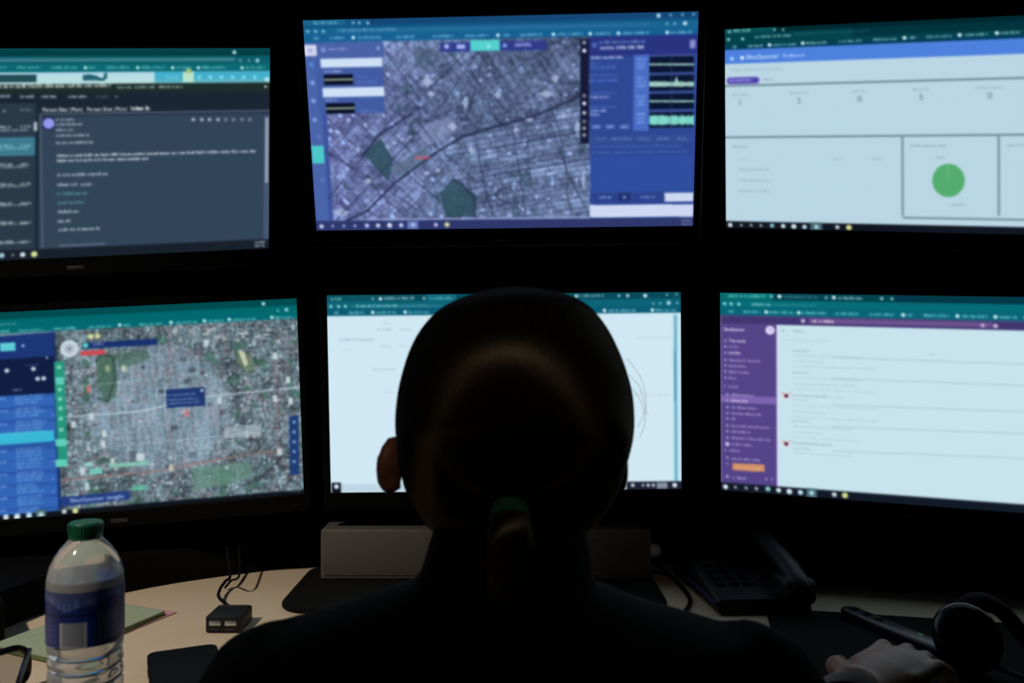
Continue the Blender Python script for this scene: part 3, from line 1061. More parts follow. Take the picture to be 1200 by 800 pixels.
    S.poly([(194, 456), (239, 453), (240, 475), (195, 478)], (30, 56, 112))
    S.scrib(197, 230, 463, 3, (140, 165, 210), .8); S.scrib(197, 233, 468.5, 3, (150, 175, 215), .8); S.scrib(197, 236, 473, 3, (140, 165, 210), .8); S.circ(236, 457, 1.6, (220, 230, 240))
    S.poly([(338, 487), (349, 486), (350, 555), (339, 556)], (32, 62, 116))
    for i in range(5):
        S.circ(344, 494 + i * 11.5, 1.8, (140, 165, 205))
    S.poly([(70, 582), (151, 574), (152, 584), (71, 593)], (34, 62, 128))
    S.text(82, 585.8, 'ShotSpotter Insight', 4.8, (180, 204, 240), 1, True, x1=146)
    # taskbar
    v = S.P(180, 589.0)[1]
    S.uv(0, v - 2, S.W, S.H, (16, 20, 30))
    for x, y, r, c in ((-75, 611, 2.5, W1), (-50, 609, 2, W1), (-25, 607, 2.4, W1), (-10, 606, 2.4, W1), (7, 605, 3.0, (214, 226, 230)), (20, 604.5, 3.4, W1), (34, 603, 3.2, (190, 222, 240)), (75, 598.6, 2.6, (206, 214, 220)), (88, 597.6, 3.2, (214, 222, 150))):
        S.circ(x, y, r, c)
    S.rect(42, 596.5, 54, 607, (70, 104, 116)); S.circ(48, 602, 3, (180, 204, 206))
    S.scrib(342, 354, 571, 3, (130, 140, 150), .7); S.scrib(342, 354, 575, 3, (130, 140, 150), .7)
    return S.final()


def paint_BC():
    S = Screen(SCR['BC']['px'], (208, 232, 244))
    S.xm, S.ym = 590, 460
    S.uv(0, 0, S.W, S.P(590, 354)[1], (8, 74, 90))
    S.rect(500, 345, 535, 353, (20, 104, 120)); S.rect(383, 346, 445, 354, (10, 84, 98))
    S.uv(0, S.P(590, 352)[1], S.W, S.P(590, 361.5)[1], (12, 100, 118))
    S.uv(0, S.P(590, 360.5)[1], S.W, S.P(590, 368.6)[1], (10, 92, 116))
    S.rect(412, 357.5, 520, 360.5, (40, 120, 140), .8)
    f = lambda y, x: y - (x - 390) * .0085
    S.scrib(388, 402, f(350.8, 390), 3.4, (170, 215, 222), .8); S.scrib(450, 488, f(350.5, 460), 3.8, (180, 222, 228), .85); S.circ(446, 350.2, 1.9, (220, 245, 250)); S.scrib(504, 532, 349.8, 3.6, (110, 200, 205), .8); S.circ(497, 349.6, 1.5, (170, 215, 222)); S.circ(437, 350, 1.3, (150, 200, 210))
    S.scrib(678, 708, 347, 3.4, (170, 210, 220), .8); S.circ(675, 347, 1.8, (220, 245, 250)); S.circ(725, 346.5, 1.5, (170, 215, 222)); S.circ(735, 346.5, 1.8, (190, 225, 232)); S.circ(755.5, 346.5, 2.2, (210, 240, 245)); S.circ(781, 345.5, 1.2, (150, 200, 210)); S.circ(792, 345, 1.2, (150, 200, 210))
    for x in (388, 397, 405):
        S.circ(x, f(359.2, x), 1.8, (150, 210, 220))
    S.scrib(418, 468, 358.8, 3.2, (160, 220, 226), .85); S.scrib(470, 505, 358.4, 3, (90, 160, 175), .6)
    for x0, x1 in ((392, 399), (409, 429), (441, 468), (479, 504), (518, 540), (550, 575), (600, 640), (654, 690), (713, 747), (768, 793)):
        S.scrib(x0, x1, f(367, x0), 3.6, (150, 215, 225), .8)
    for x in (437, 475, 708, 764):
        S.circ(x, f(366.5, x), 2.0, (215, 242, 248))
    S.circ(783, 355, 2.6, (150, 200, 220)); S.circ(773, 355.5, 1.3, (140, 200, 210)); S.circ(765, 356, 1.2, (140, 200, 210)); S.circ(793, 355, 1.2, (150, 200, 210))
    g = (150, 174, 188)
    for x0, x1, y, a in ((449, 460, 379, .45), (442, 460, 386.5, .8), (469, 484, 386.5, .6), (398, 440, 398.5, .9), (447, 460, 406, .7), (468, 480, 406, .5), (437, 464, 433, .6), (453, 462, 459.5, .7), (740, 783, 463, .4), (400, 412, 410, .2)):
        S.scrib(x0, x1, y, 2.8, g, a)
    S.line([(745, 396), (785, 395.6)], 1, (176, 206, 220), .7)
    S.rect(787.5, 369, 798, 568, (196, 226, 240)); S.rect(790, 369, 793, 568, (96, 172, 196)); S.rect(789.5, 410, 791, 470, (70, 150, 176))
    S.rect(389, 565, 400, 577, (14, 20, 34)); S.circ(394.5, 569.3, 2.8, W1)
    S.rect(400, 565.5, 700, 577, (190, 214, 228))
    S.rect(734, 563.8, None, 576, (30, 34, 52))
    for x, r in ((741, 2.2), (753, 1.5), (759, 2), (765, 2)):
        S.circ(x, 567.6, r, (190, 205, 220))
    S.rect(769, 564.5, 782, 572, (120, 130, 146)); S.scrib(771, 781, 568, 4, (170, 180, 196), .9); S.circ(790, 567.5, 2.8, (215, 225, 235))
    return S.final()


def paint_BR():
    B = (199, 227, 237)
    S = Screen(SCR['BR']['px'], B)
    S.xm, S.ym = 850, 460
    f = lambda y, x: y + (x - 850) * .021
    S.uv(0, 0, S.W, S.P(850, 352)[1], (4, 66, 78))
    S.rect(None, None, 906, 352, (8, 110, 114))
    S.uv(S.P(1048, 350)[0], 0, S.W, S.P(850, 352)[1], (2, 56, 72))
    S.uv(0, S.P(850, 351.5)[1], S.W, S.P(850, 361)[1], (6, 108, 118))
    S.uv(0, S.P(850, 360)[1], S.W, S.P(850, 369.5)[1], (8, 100, 118))
    S.scrib(854, 899, 347, 4, (120, 214, 204), .85); S.circ(904, 347.3, 1.6, (150, 220, 215)); S.circ(913.5, 347.5, 2.3, (220, 245, 248)); S.scrib(919, 960, 348, 3.4, (90, 160, 172), .8)
    S.circ(968, 349, 1.5, (160, 210, 215)); S.circ(977, 348.8, 2.2, (210, 240, 245)); S.scrib(982, 1012, 349.5, 3.8, (170, 215, 222), .85); S.circ(1033, 350, 1.8, (150, 205, 212)); S.circ(1045, 350.3, 1.6, (150, 205, 212))
    for x in (849.5, 857, 866):
        S.circ(x, f(356, x), 1.9, (150, 220, 224))
    S.scrib(881, 904, 356.8, 3.8, (180, 230, 232), .9); S.scrib(905, 956, 357.2, 3, (70, 156, 164), .7)
    for x0, x1 in ((854, 861), (872, 892), (902, 931), (940, 969), (979, 1008), (1019, 1049), (1062, 1071), (1082, 1113), (1128, 1158), (1171, 1194), (1210, 1250), (1270, 1310)):
        S.scrib(x0, x1, f(365, x0), 3.7, (130, 220, 222), .85)
    for x in (898, 936, 1058, 1121.5, 1166, 1202):
        S.circ(x, f(364.7, x), 2.2, (200, 240, 242))
    # workspace chrome
    S.uv(0, S.P(850, 369.5)[1], S.W, S.P(911, 380.8)[1], (66, 54, 112))
    q = S.P(948, 376)
    e = S.P(1162, 381)
    S.uv(q[0], q[1] - 5.5, e[0], q[1] + 6.5, (108, 82, 142))
    S.circ(941, 376, 2.5, (190, 180, 220)); S.scrib(952, 980, 376.6, 4, (230, 224, 242), .95); S.circ(1151, 381.5, 2.2, (190, 176, 214)); S.circ(1166, 382, 2.6, (190, 176, 214))
    u = S.P(910.5, 470)[0]
    S.uv(0, S.P(911, 380.8)[1] - 1, u, S.H, (84, 68, 136))
    S.uv(0, S.P(850, 370)[1], 4, S.H, (110, 104, 150), .6)
    S.text(848.5, 385.6, 'ShotSpotter', 4.4, (232, 226, 246), 1, True, x1=873)
    S.circ(902.5, 387, 5.4, (222, 212, 242)); S.circ(903, 386.5, 1.8, (180, 160, 214), .7)
    P = (176, 164, 212)
    PW = (232, 226, 246)
    rows = ((399.5, 'Threads', PW, True), (406.5, None, P, False), (413.8, 'All DMs', PW, True), (422, 'Mentions & reactions', P, False),
            (428.6, 'Saved items', P, False), (435.6, 'Slack Connect', P, False), (443, 'More', P, False))
    for y, s, c, b in rows:
        S.circ(850.3, y - .5, 1.6, P, .8)
        if s:
            S.text(854.5, y - .2, s, 3.6, c, 1, True, x1=854.5 + {'Threads': 20, 'All DMs': 14, 'Mentions & reactions': 37, 'Saved items': 20, 'Slack Connect': 24, 'More': 9}[s])
        else:
            S.scrib(854.5, 867, y, 3.2, c, .8)
    S.circ(849.5, 452.5, 1.2, P, .7); S.scrib(854, 867, 453, 3.4, P, .85)
    S.rect(None, 465.6, 910, 474, (126, 100, 176))
    for i, (y, x1) in enumerate(((462, 885), (469.3, 877), (477, 887), (484, 894), (490.3, 863), (498.5, 903), (505, 880), (512.5, 904), (520, 883))):
        S.circ(852.5, y - .3, 1.6 if i not in (8,) else 2.8, P if i != 8 else (214, 206, 238), .8)
        S.scrib(857.5, x1, y + .2, 3.5, P if i != 1 else PW, .88)
    S.circ(850, 527, 1.2, P, .7); S.scrib(855, 870, 527.4, 3.4, P, .85)
    S.circ(852.5, 535.5, 1.6, P, .8); S.scrib(858, 893, 537, 3.5, P, .85)
    S.poly([(858.5, 541.6), (896, 543.8), (896, 552.3), (858.5, 550.3)], (206, 142, 104)); S.scrib(862, 893, 546.9, 3.6, (232, 182, 140), .8)
    S.circ(852.5, 542.5, 1.4, P, .6); S.circ(852.5, 557.5, 1.9, P, .9); S.scrib(858, 876, 559, 3.6, P, .85); S.circ(898, 560.5, 1.6, P, .7); S.circ(905, 561, 1.4, P, .7)
    S.uv(u, S.P(911, 381)[1], u + 6, S.H, (214, 222, 244))
    # messages
    g = (142, 166, 178)
    S.scrib(917, 922, 387.7, 3.2, g, .9); S.scrib(930, 944, 388.2, 3.2, g, .9); S.scrib(918, 972, 398.4, 2.6, g, .3)
    for y, x0, x1, a in ((411, 929, 949, .8), (416.5, 930, 1010, .4), (423, 930, 968, .45), (429, 930, 1028, .4), (436.5, 929, 949, .8), (442.5, 930, 1010, .4), (449.5, 930, 1004, .5), (455.5, 930, 1028, .35),
                         (463, 929, 970, .9), (464, 972, 991, .4), (468, 929, 950, .6), (474.5, 930, 1030, .35), (482, 930, 968, .4), (488.5, 930, 1030, .4), (493, 928, 950, .7), (499, 930, 1000, .4), (506, 930, 965, .4), (512, 930, 1010, .3),
                         (518.5, 929, 976, .9), (524.5, 929, 950, .6), (530, 930, 1000, .35)):
        S.scrib(x0, x1, f(y, x0) - 1.6, 2.6, g, a)
    for y in (417, 441.8, 472.5, 498, 526.5):
        S.line([(975, y + 1.5), (1340, y + 15)], 1.3, g, .42)
    for y in (463.5, 519.5):
        S.rect(916.5, y - 4.2, 926, y + 4.2, (222, 226, 232)); S.circ(921.3, y, 2.6, (120, 66, 78)); S.circ(922, y + .3, 1.4, (60, 30, 50)); S.circ(917.5, y - 3, 1, (206, 120, 120)); S.circ(925.5, y - 3, 1, (206, 120, 120))
    S.scrib(1090, 1097, 415, 3, g, .6)
    # taskbar
    p0, p1 = S.P(850, 566), S.P(1200, 590.5)
    S.uv(0, min(p0[1], p1[1]), S.W, S.H, (18, 26, 40))
    for x, y, r, c in ((850.5, 569.5, 3.0, W1), (862, 570, 1.9, (150, 160, 165)), (874.5, 570.8, 2.0, (150, 160, 165)), (886.5, 571.5, 2.2, (160, 165, 175)), (900, 572, 3.0, (140, 200, 205)), (912.5, 573.5, 2.9, W1), (925, 575, 3.3, W1), (938, 576, 3.0, (190, 226, 242)), (977.5, 578.5, 2.8, (206, 214, 220)), (990, 579.5, 3.4, (214, 220, 140))):
        S.circ(x, y, r, c)
    S.rect(945, 571.5, 957.5, 582, (70, 104, 116)); S.circ(951, 576.8, 2.8, (170, 210, 222))
    return S.final()


# ------------------------------------------------------------------ monitors
def rot3(yaw, pitch, roll):
    return Matrix.Rotation(math.radians(yaw), 3, 'Z') @ Matrix.Rotation(math.radians(pitch), 3, 'X') @ Matrix.Rotation(math.radians(roll), 3, 'Y')


def make_monitor(key, picture, label, arm_to):
    d = SCR[key]
    R = rot3(d['yaw'], d['pitch'], d['roll'])
    c0 = Vector(d['p'])
    nrm = R @ Vector((0, 1, 0))
    cs = []
    for x, y in d['px']:
        ray = Vector(((x - 600) / F, 1, (400 - y) / F))
        cs.append(ray * (c0.dot(nrm) / ray.dot(nrm)) + Vector((0, 0, CZ)))
    TLc, TRc, BRc, BLc = cs
    cen = sum(cs, Vector()) / 4
    root = empty('monitor', cen + nrm * .02, label, 'monitor', 'six computer monitors')
    ux = ((TRc - TLc) + (BRc - BLc)).normalized()
    n = nrm if nrm.y > 0 else -nrm          # points away from the viewer
    uz = ux.cross(n).normalized()
    if uz.z < 0:
        uz = -uz
    # display
    u, v = np.meshgrid(np.linspace(0, 1, GW), np.linspace(0, 1, GH))
    P = [np.array(q - root.location) for q in cs]
    co = ((1 - u) * (1 - v))[..., None] * P[0] + (u * (1 - v))[..., None] * P[1] + (u * v)[..., None] * P[2] + ((1 - u) * v)[..., None] * P[3]
    me = bpy.data.meshes.new('screen')
    nv = GW * GH
    nf = (GW - 1) * (GH - 1)
    me.vertices.add(nv)
    me.vertices.foreach_set('co', co.reshape(-1).astype(np.float32))
    idx = np.arange(nv).reshape(GH, GW)
    q = np.stack([idx[:-1, :-1], idx[1:, :-1], idx[1:, 1:], idx[:-1, 1:]], -1).reshape(-1, 4)
    me.loops.add(nf * 4)
    me.loops.foreach_set('vertex_index', q.reshape(-1).astype(np.int32))
    me.polygons.add(nf)
    me.polygons.foreach_set('loop_start', np.arange(0, nf * 4, 4, dtype=np.int32))
    me.update(calc_edges=True)
    ca = me.color_attributes.new('display', 'FLOAT_COLOR', 'POINT')
    lin = np.concatenate([s2l(picture), np.ones((GH, GW, 1))], -1)
    ca.data.foreach_set('color', lin.reshape(-1).astype(np.float32))
    me.materials.append(M['display'])
    so = bpy.data.objects.new('screen', me)
    COL.objects.link(so)
    so.parent = root
    so['label'] = 'lit screen'

    def off(p, dx, dz, dn):
        return p + ux * dx + uz * dz + n * dn
    # bezel ring
    b, bb = .011, .026
    def ring(e, eb, dn):
        return [off(TLc, -e, e, dn), off(TRc, e, e, dn), off(BRc, e, -eb, dn), off(BLc, -e, -eb, dn)]
    mb = MB()
    rings = [ring(0, 0, .0035), ring(0, 0, -.003), ring(.0015, .0015, -.0045), ring(b - .002, bb - .002, -.0045), ring(b, bb, -.002), ring(b, bb, .014)]
    mb.loft(rings, cap=False)
    mb.build('bezel', M['bezel'], root, angle=25)
    # housing: shell that narrows to the back
    mb = MB()
    def back(s, sb, dn):
        return [off(TLc, s, -s, dn), off(TRc, -s, -s, dn), off(BRc, -s, sb, dn), off(BLc, s, sb, dn)]
    mb.loft([ring(b - .0005, bb - .0005, .006), ring(b - .001, bb - .001, .016), back(.012, -.004, .024), back(.1, .06, .038), back(.13, .08, .046)])
    mb.build('housing', M['plastic'], root, angle=20)
    low = (BLc + BRc) / 2
    # maker's badge and power light on the lower bezel
    bc = off(low, 0, -.0155, -.0048)
    Rm = Matrix((ux, n, uz)).transposed()
    MB().box(bc, (.024, .0016, .006), .0006, Rm).build('badge', M['badge'], root)
    MB().box(off(BRc, -.012, -.0155, -.0048), (.006, .0012, .0018), 0, Rm).build('power_button', M['plastic'], root)
    cb = cen + n * .046
    MB().box(cb + n * .006, (.1, .012, .1), .002, Rm).build('mount_plate', M['pole'], root)
    return root, cb + n * .012


M['display'] = emit_attr('lit_display')
LAB = dict(
    TL='dark-framed monitor, upper left, showing a dark-themed open e-mail with a teal browser bar',
    TC='dark-framed monitor, upper centre, showing a blue-grey satellite street map with a blue side panel',
    TR='dark-framed monitor, upper right, showing a pale dashboard with a green pie chart',
    BL='dark-framed monitor, lower left, showing a street map with a blue list behind the water bottle',
    BC="dark-framed monitor, lower centre, showing a nearly blank white page behind the person's head",
    BR='dark-framed monitor, lower right, showing a white message page with a purple sidebar',
)
PAINT = dict(TL=paint_TL, TC=paint_TC, TR=paint_TR, BL=paint_BL, BC=paint_BC, BR=paint_BR)
MOUNT = {}
for k in ('TL', 'TC', 'TR', 'BL', 'BC', 'BR'):
    _, MOUNT[k] = make_monitor(k, PAINT[k](), LAB[k], None)

# ------------------------------------------------------------------ room
def slab(name, c, s, m, kind='structure'):
    o = MB().box(c, s).build(name, m, smooth=False)
    tag(o, kind=kind)
    return o


RX0, RX1, RY0, RY1, RZ = -2.6, 2.6, -2.6, 2.15, 2.7
slab('floor', ((RX0 + RX1) / 2, (RY0 + RY1) / 2, -.05), (RX1 - RX0 + .4, RY1 - RY0 + .4, .1), M['floor'])
slab('ceiling', ((RX0 + RX1) / 2, (RY0 + RY1) / 2, RZ + .05), (RX1 - RX0 + .4, RY1 - RY0 + .4, .1), M['ceil'])
slab('wall_back', (0, RY1 + .05, RZ / 2), (RX1 - RX0 + .2, .1, RZ), M['wall'])
slab('wall_front', (0, RY0 - .05, RZ / 2), (RX1 - RX0 + .2, .1, RZ), M['wall_pale'])
slab('wall_left', (RX0 - .05, (RY0 + RY1) / 2, RZ / 2), (.1, RY1 - RY0, RZ), M['wall'])
slab('wall_right', (RX1 + .05, (RY0 + RY1) / 2, RZ / 2), (.1, RY1 - RY0, RZ), M['wall'])

# ------------------------------------------------------------------ desk
desk = empty('desk', (0, 1.3, 0), 'beige laminate corner desk with a black raised back ledge under the monitors', 'desk')
front = [(-1.25, .42), (-.85, .50), (-.6, .585), (-.44, .70), (-.3, .835), (-.15, .888), (.05, .892), (.22, .885), (.36, .87), (.5, .79), (.7, .62), (.95, .50), (1.3, .42)]
fc = [(p.x, p.y) for p in catmull([(x, y, 0) for x, y in front], 5)]
top = fc + [(1.55, 1.2), (1.3, 1.92), (-1.3, 1.92), (-1.5, 1.2)]
MB().prism(top, DESK - .0286, DESK - .0006, .002).build('desktop', M['desk'], desk, angle=30)
band = [(x, y) for x, y in fc] + [(x, y - .004) for x, y in fc[::-1]]
MB().prism(band, DESK - .029, DESK - .001).build('edge_band', M['desk_edge'], desk)
ledge_px = [(-60, 766), (0, 739), (58, 716), (125, 699), (200, 684), (285, 672), (370, 663), (480, 658), (600, 657), (780, 662), (860, 666), (940, 672), (1030, 678), (1112, 685), (1200, 697), (1290, 715)]
lf = [on_desk(x, y) for x, y in ledge_px]
lf = [(-1.22, .80)] + [(p.x, p.y) for p in lf] + [(1.3, .85)]
lp = [(p.x, p.y) for p in catmull([(x, y, 0) for x, y in lf], 3)]
MB().prism(lp + [(1.25, 1.9), (-1.25, 1.9)], DESK, DESK + .05, .002).build('back_ledge', M['ledge'], desk, angle=30)
for x, y in ((-1.1, .62), (1.1, .62), (-1.1, 1.75), (1.1, 1.75)):
    MB().box((x, y, (DESK - .028) / 2), (.06, .06, DESK - .028), .004).build('leg', M['pole'], desk)
MB().box((0, 1.82, .42), (2.1, .018, .5), .002).build('modesty_panel', M['ledge'], desk)

# monitor stands: pole on the ledge, two arms each
def stand(x, y, tops, label, top_z, plate=None):
    r = empty('monitor_stand', (x, y, DESK + .0506), label, 'stand', 'black monitor stands')
    MB().prism([(x + a, y + b) for a, b in rrect(.22, .16, .03)], DESK + .0506, DESK + .06, .002).build('base', M['pole'], r)
    MB().lathe([(.02, 0), (.02, top_z - DESK - .06), (.016, top_z - DESK - .055)], (x, y, DESK + .06), 20).build('pole', M['pole'], r)
    for t in tops:
        j = Vector((x, y, t.z))
        a = MB()
        a.tube([j, (j + t) / 2 + Vector((0, 0, .0)), t + (j - t).normalized() * .0165], .014, 12)
        a.lathe([(.03, -.03), (.03, .03)], j, 20)
        a.build('arm', M['pole'], r)
    if plate:
        c, s = plate
        MB().box(c, s, .003).build('top_plate', M['pole'], r)
    return r


stand(MOUNT['TL'].x + .01, 1.42, (MOUNT['TL'], MOUNT['BL']), 'black monitor stand holding the two left monitors from behind', 1.45)
stand(MOUNT['TC'].x + .0, 1.50, (MOUNT['TC'], MOUNT['BC']), 'black monitor stand behind the two centre monitors, its top plate peeking above', 1.60,
      ((-.034, 1.36, CZ + .515), (.156, .012, .05)))
MB_ = MB().box((-.034, 1.43, CZ + .485), (.05, .14, .02), .002)
bpy_stand = [o for o in bpy.data.objects if o.name.startswith('monitor_stand')]
MB_.build('plate_bracket', M['pole'], bpy_stand[-1])
stand(MOUNT['TR'].x + .0, 1.42, (MOUNT['TR'], MOUNT['BR']), 'black monitor stand holding the two right monitors from behind', 1.5)

# ------------------------------------------------------------------ water bottle
def cone_px(x, y, Y):
    return at(x, y, Y)


BY = .79
bx = (100.5 - 600) / F * BY
bot = empty('water_bottle', (bx, BY, DESK), 'clear plastic water bottle with green cap and blue label standing on the desk', 'bottle')
H = lambda y: (CZ + (400 - y) / F * BY) - DESK
k = BY / F
prof = [(.024, .0005), (.029, .002), (.0315, .007)]
z = .012
while z < H(750) - .004:
    prof += [(.0322, z), (.0318, z + .0035), (.0296, z + .0065), (.0318, z + .0095)]
    z += .0125
prof += [(.0325, H(749)), (.0318, H(746.5)), (.0323, H(744)), (.0326, H(715)), (.0327, H(690)), (.0329, H(682)), (.0322, H(672)), (.0300, H(660)), (.0262, H(650)), (.0215, H(641)), (.0172, H(635)), (.0142, H(631)), (.0128, H(629)), (.0128, H(613))]
MB().lathe(prof, (bx, BY, DESK), 48).build('body', M['pet'], bot, angle=60)
wp = [(r - .0012, zz) for r, zz in prof if zz < H(674)]
wp[0] = (.022, .0018)
wp.append((.0312, H(674)))
MB().lathe(wp, (bx, BY, DESK), 40).build('water', M['water'], bot, angle=60)
cp = [(.0120, H(629.5)), (.0142, H(629.5)), (.0146, H(627.5)), (.0142, H(626)), (.0142, H(625.5)), (.0146, H(625)), (.0146, H(612.5)), (.0138, H(611)), (.004, H(610.6))]
cm = MB().lathe(cp, (bx, BY, DESK), 40)
for i in range(36):
    a = 2 * PI * i / 36
    cm.box((bx + .0146 * math.cos(a), BY + .0146 * math.sin(a), DESK + H(618.6)), (.0012, .0012, .0085), 0, Matrix.Rotation(a, 3, 'Z'))
cm.build('cap', M['cap'], bot)


def label_mesh():
    n, m = 160, 40
    z0, z1 = H(745.5), H(683)
    vs, cols = [], []
    for j in range(m + 1):
        f = j / m
        for i in range(n):
            a = 2 * PI * i / n
            rr = .0331
            vs.append((bx + rr * math.cos(a), BY + rr * math.sin(a), DESK + z0 + (z1 - z0) * f))
            # angle 270 deg faces the camera; s runs left to right over the visible half
            s = ((math.degrees(a) - 180) % 360) / 180.0
            c = np.array((26, 42, 106.))
            if s <= 1:
                wave = .80 + .07 * math.sin(s * 9) + .03 * math.sin(s * 23)
                if f > wave + .1:
                    c = np.array((60, 74, 118.))
                elif f > wave - .04:
                    c = np.array((44, 60, 118.)) + 34 * abs(math.sin(s * 31 + 3 * math.sin(s * 13))) * np.array((1, 1, .7))
                elif .56 < f < .64 - .05 * s:
                    c = np.array((16, 26, 70.))
                if .43 < s < .66 and f < .46:
                    c = np.array((118, 122, 132.)) if .46 < s < .63 and f > .04 else np.array((150, 154, 164.))
                if .66 < s < .72 and f < .5:
                    c = np.array((30, 48, 120.))
                if .74 < s < .95 and .06 < f < .62:
                    c = np.array((92, 104, 134.)) if int(f * 26) % 2 else np.array((66, 80, 118.))
                if .1 < s < .4 and f < .42 and int(f * 30) % 3 == 0:
                    c = np.array((44, 62, 128.))
            cols.append(list(s2l(c)) + [1])
    fs = [[j * n + i, j * n + (i + 1) % n, (j + 1) * n + (i + 1) % n, (j + 1) * n + i] for j in range(m) for i in range(n)]
    b = MB()
    b.add(vs, fs)
    o = b.build('label', None, bot)
    ca = o.data.color_attributes.new('print', 'FLOAT_COLOR', 'POINT')
    ca.data.foreach_set('color', np.array(cols, np.float32).reshape(-1))
    mt = mat('printed_label', (30, 40, 100), .35, var=0, bump=0)
    nt = mt.node_tree
    a = nt.nodes.new('ShaderNodeAttribute')
    a.attribute_name = 'print'
    nt.links.new(a.outputs['Color'], nt.nodes['Principled BSDF'].inputs['Base Color'])
    o.data.materials.append(mt)
    o['label'] = 'blue printed label with a pale panel'


label_mesh()

# ------------------------------------------------------------------ note pad and sheet
A_, B_ = on_desk(62, 770, .008), on_desk(193, 715, .008)
side = Vector((-.095, .043, 0))
pad_poly = [A_, B_, B_ + side, A_ + side]
np_ = empty('notepad', (sum((p.x for p in pad_poly)) / 4, sum((p.y for p in pad_poly)) / 4, DESK), 'pale green notepad lying on the desk behind the water bottle', 'notepad')
shr = lambda poly, s: [(c.x * s + np_.location.x * (1 - s), c.y * s + np_.location.y * (1 - s)) for c in poly]
MB().prism(shr(pad_poly, 1.0), DESK + .0012, DESK + .0062).build('page_block', M['padglue'], np_, smooth=False)
MB().prism(shr(pad_poly, 1.004), DESK + .0062, DESK + .0078).build('top_sheet', M['notepad'], np_, smooth=False)
d = (B_ - A_).normalized()
pk = [A_ + d * .10, B_ + d * .018 + Vector((.004, -.002, 0)), B_ + d * .018 + side * .96, A_ + d * .10 + side * .96]
o = MB().prism([(p.x, p.y) for p in pk], DESK, DESK + .0011).build('paper_sheet', M['pink'], smooth=False)
tag(o, 'pink sheet of paper peeking out from under the pale green notepad', 'paper')

# ------------------------------------------------------------------ eyeglasses (lower left)
gc = on_desk(12, 795)
gl = empty('eyeglasses', gc, 'black framed eyeglasses on the desk in the lower left corner', 'glasses')
gx = Vector((.52, .85, 0)).normalized()
gy = Vector((.40, -.92, 0)).normalized()
tip = Vector((-.514, .907, DESK + .0012))
lensc = [tip + gx * (-.026) + Vector((0, 0, .0235)), tip + gx * (-.092) + Vector((0, 0, .0235))]
fr = MB()
for c in lensc:
    ring = [c + gx * (p[0]) + Vector((0, 0, p[1])) + gy * (.0) for p in rrect(.052, .042, .016, 5)]
    fr.tube(ring, .0034, 8, closed=True)
fr.tube(catmull([lensc[0] + gx * (-.026) + Vector((0, 0, .008)), (lensc[0] + lensc[1]) / 2 + Vector((0, 0, .012)), lensc[1] + gx * .026 + Vector((0, 0, .008))], 4), .0022, 8)
fr.build('frame', M['gloss'], gl)
for c in lensc:
    lm = MB()
    pts = [c + gx * p[0] + Vector((0, 0, p[1])) for p in rrect(.05, .04, .015, 5)]
    lm.loft([[p + gy * .0007 for p in pts], [p - gy * .0007 for p in pts]])
    lm.build('lens', M['lens'], gl)
for c, s in ((lensc[0], 1), (lensc[1], -1)):
    h0 = c + gx * (.027 * s) + Vector((0, 0, .014))
    MB().tube(catmull([h0, h0 + gy * .05, h0 + gy * .10 + Vector((0, 0, -.006)), h0 + gy * .135 + Vector((0, 0, -.0325))], 5), .0028, 8).build('temple', M['gloss'], gl)

# ------------------------------------------------------------------ smartphone
pc = on_desk(172, 764, .009)
pr = on_desk(247, 753.5, .009)
wx = (pr - pc).normalized()
wy = Vector((wx.y, -wx.x, 0))
pw, pl = .076, .152
cc = pc + wx * pw / 2 + wy * pl / 2
ph = empty('smartphone', (cc.x, cc.y, DESK), 'black smartphone lying on the desk right of the water bottle', 'phone')
xf = Matrix(((wx.x, wy.x, 0, cc.x), (wx.y, wy.y, 0, cc.y), (0, 0, 1, DESK), (0, 0, 0, 1)))
MB().prism(rrect(pw, pl, .011), 0, .0088, .0014, xf).build('case', M['rubber'], ph, angle=50)
MB().prism(rrect(pw - .006, pl - .006, .009), .0086, .0092, 0, xf).build('glass', mat('dark_phone_glass', (9, 10, 13), .45, var=.02, bump=0, spec=.07), ph)
MB().box(xf @ Vector((-pw / 2 - .0003, -.02, .0045)), (.0012, .022, .0025), .0004, Matrix((wx, wy, Vector((0, 0, 1)))).transposed()).build('side_button', M['badge'], ph)

# ------------------------------------------------------------------ card reader hub with its cable
h0 = on_desk(261, 742)
hb = empty('usb_hub', (h0.x, h0.y + .026, DESK), 'small black card reader hub with two pale slots on the desk', 'hub')
MB().box((h0.x, h0.y + .0255, DESK + .0105), (.045, .049, .021), .0025).build('case', M['plastic'], hb)
for s in (-1, 1):
    MB().box((h0.x + s * .0098, h0.y + .0009, DESK + .0125), (.0145, .0026, .0058), .0005).build('port', M['silver'], hb)
    MB().box((h0.x + s * .0098, h0.y + .0009, DESK + .0048), (.012, .0022, .0022), .0004).build('slot', M['badge'], hb)
MB().box((h0.x, h0.y + .044, DESK + .0212), (.038, .005, .0014), .0005).build('ridge', M['badge'], hb)
cab = MB()
cab.tube(catmull([(h0.x, h0.y + .048, DESK + .013), on_desk(257, 700, .012), on_desk(258, 690, .012), on_desk(264, 681, .014), on_desk(270, 672, .02), (on_desk(276, 664).x, 1.35, DESK + .058), (on_desk(280, 660).x, 1.45, DESK + .056)], 6), .0023, 8)
cab.build('cable', M['rubber'], hb)
o = MB().tube(catmull([on_desk(264, 688, .004), on_desk(271, 680, .012), on_desk(281, 672, .03), (on_desk(285, 669).x, 1.36, DESK + .058), (on_desk(285, 669).x + .03, 1.44, DESK + .055)], 6), .0017, 8).build('cable', M['rubber'])
tag(o, 'thin black cable crossing the desk edge beside the card reader cable', 'cable')
o = MB().tube(catmull([at(354, 618, 1.42), at(359, 634, 1.41), at(367, 650, 1.405), (at(370, 655, 1.41).x, 1.45, DESK + .057)], 6), .0022, 8).build('cable', M['pole'])
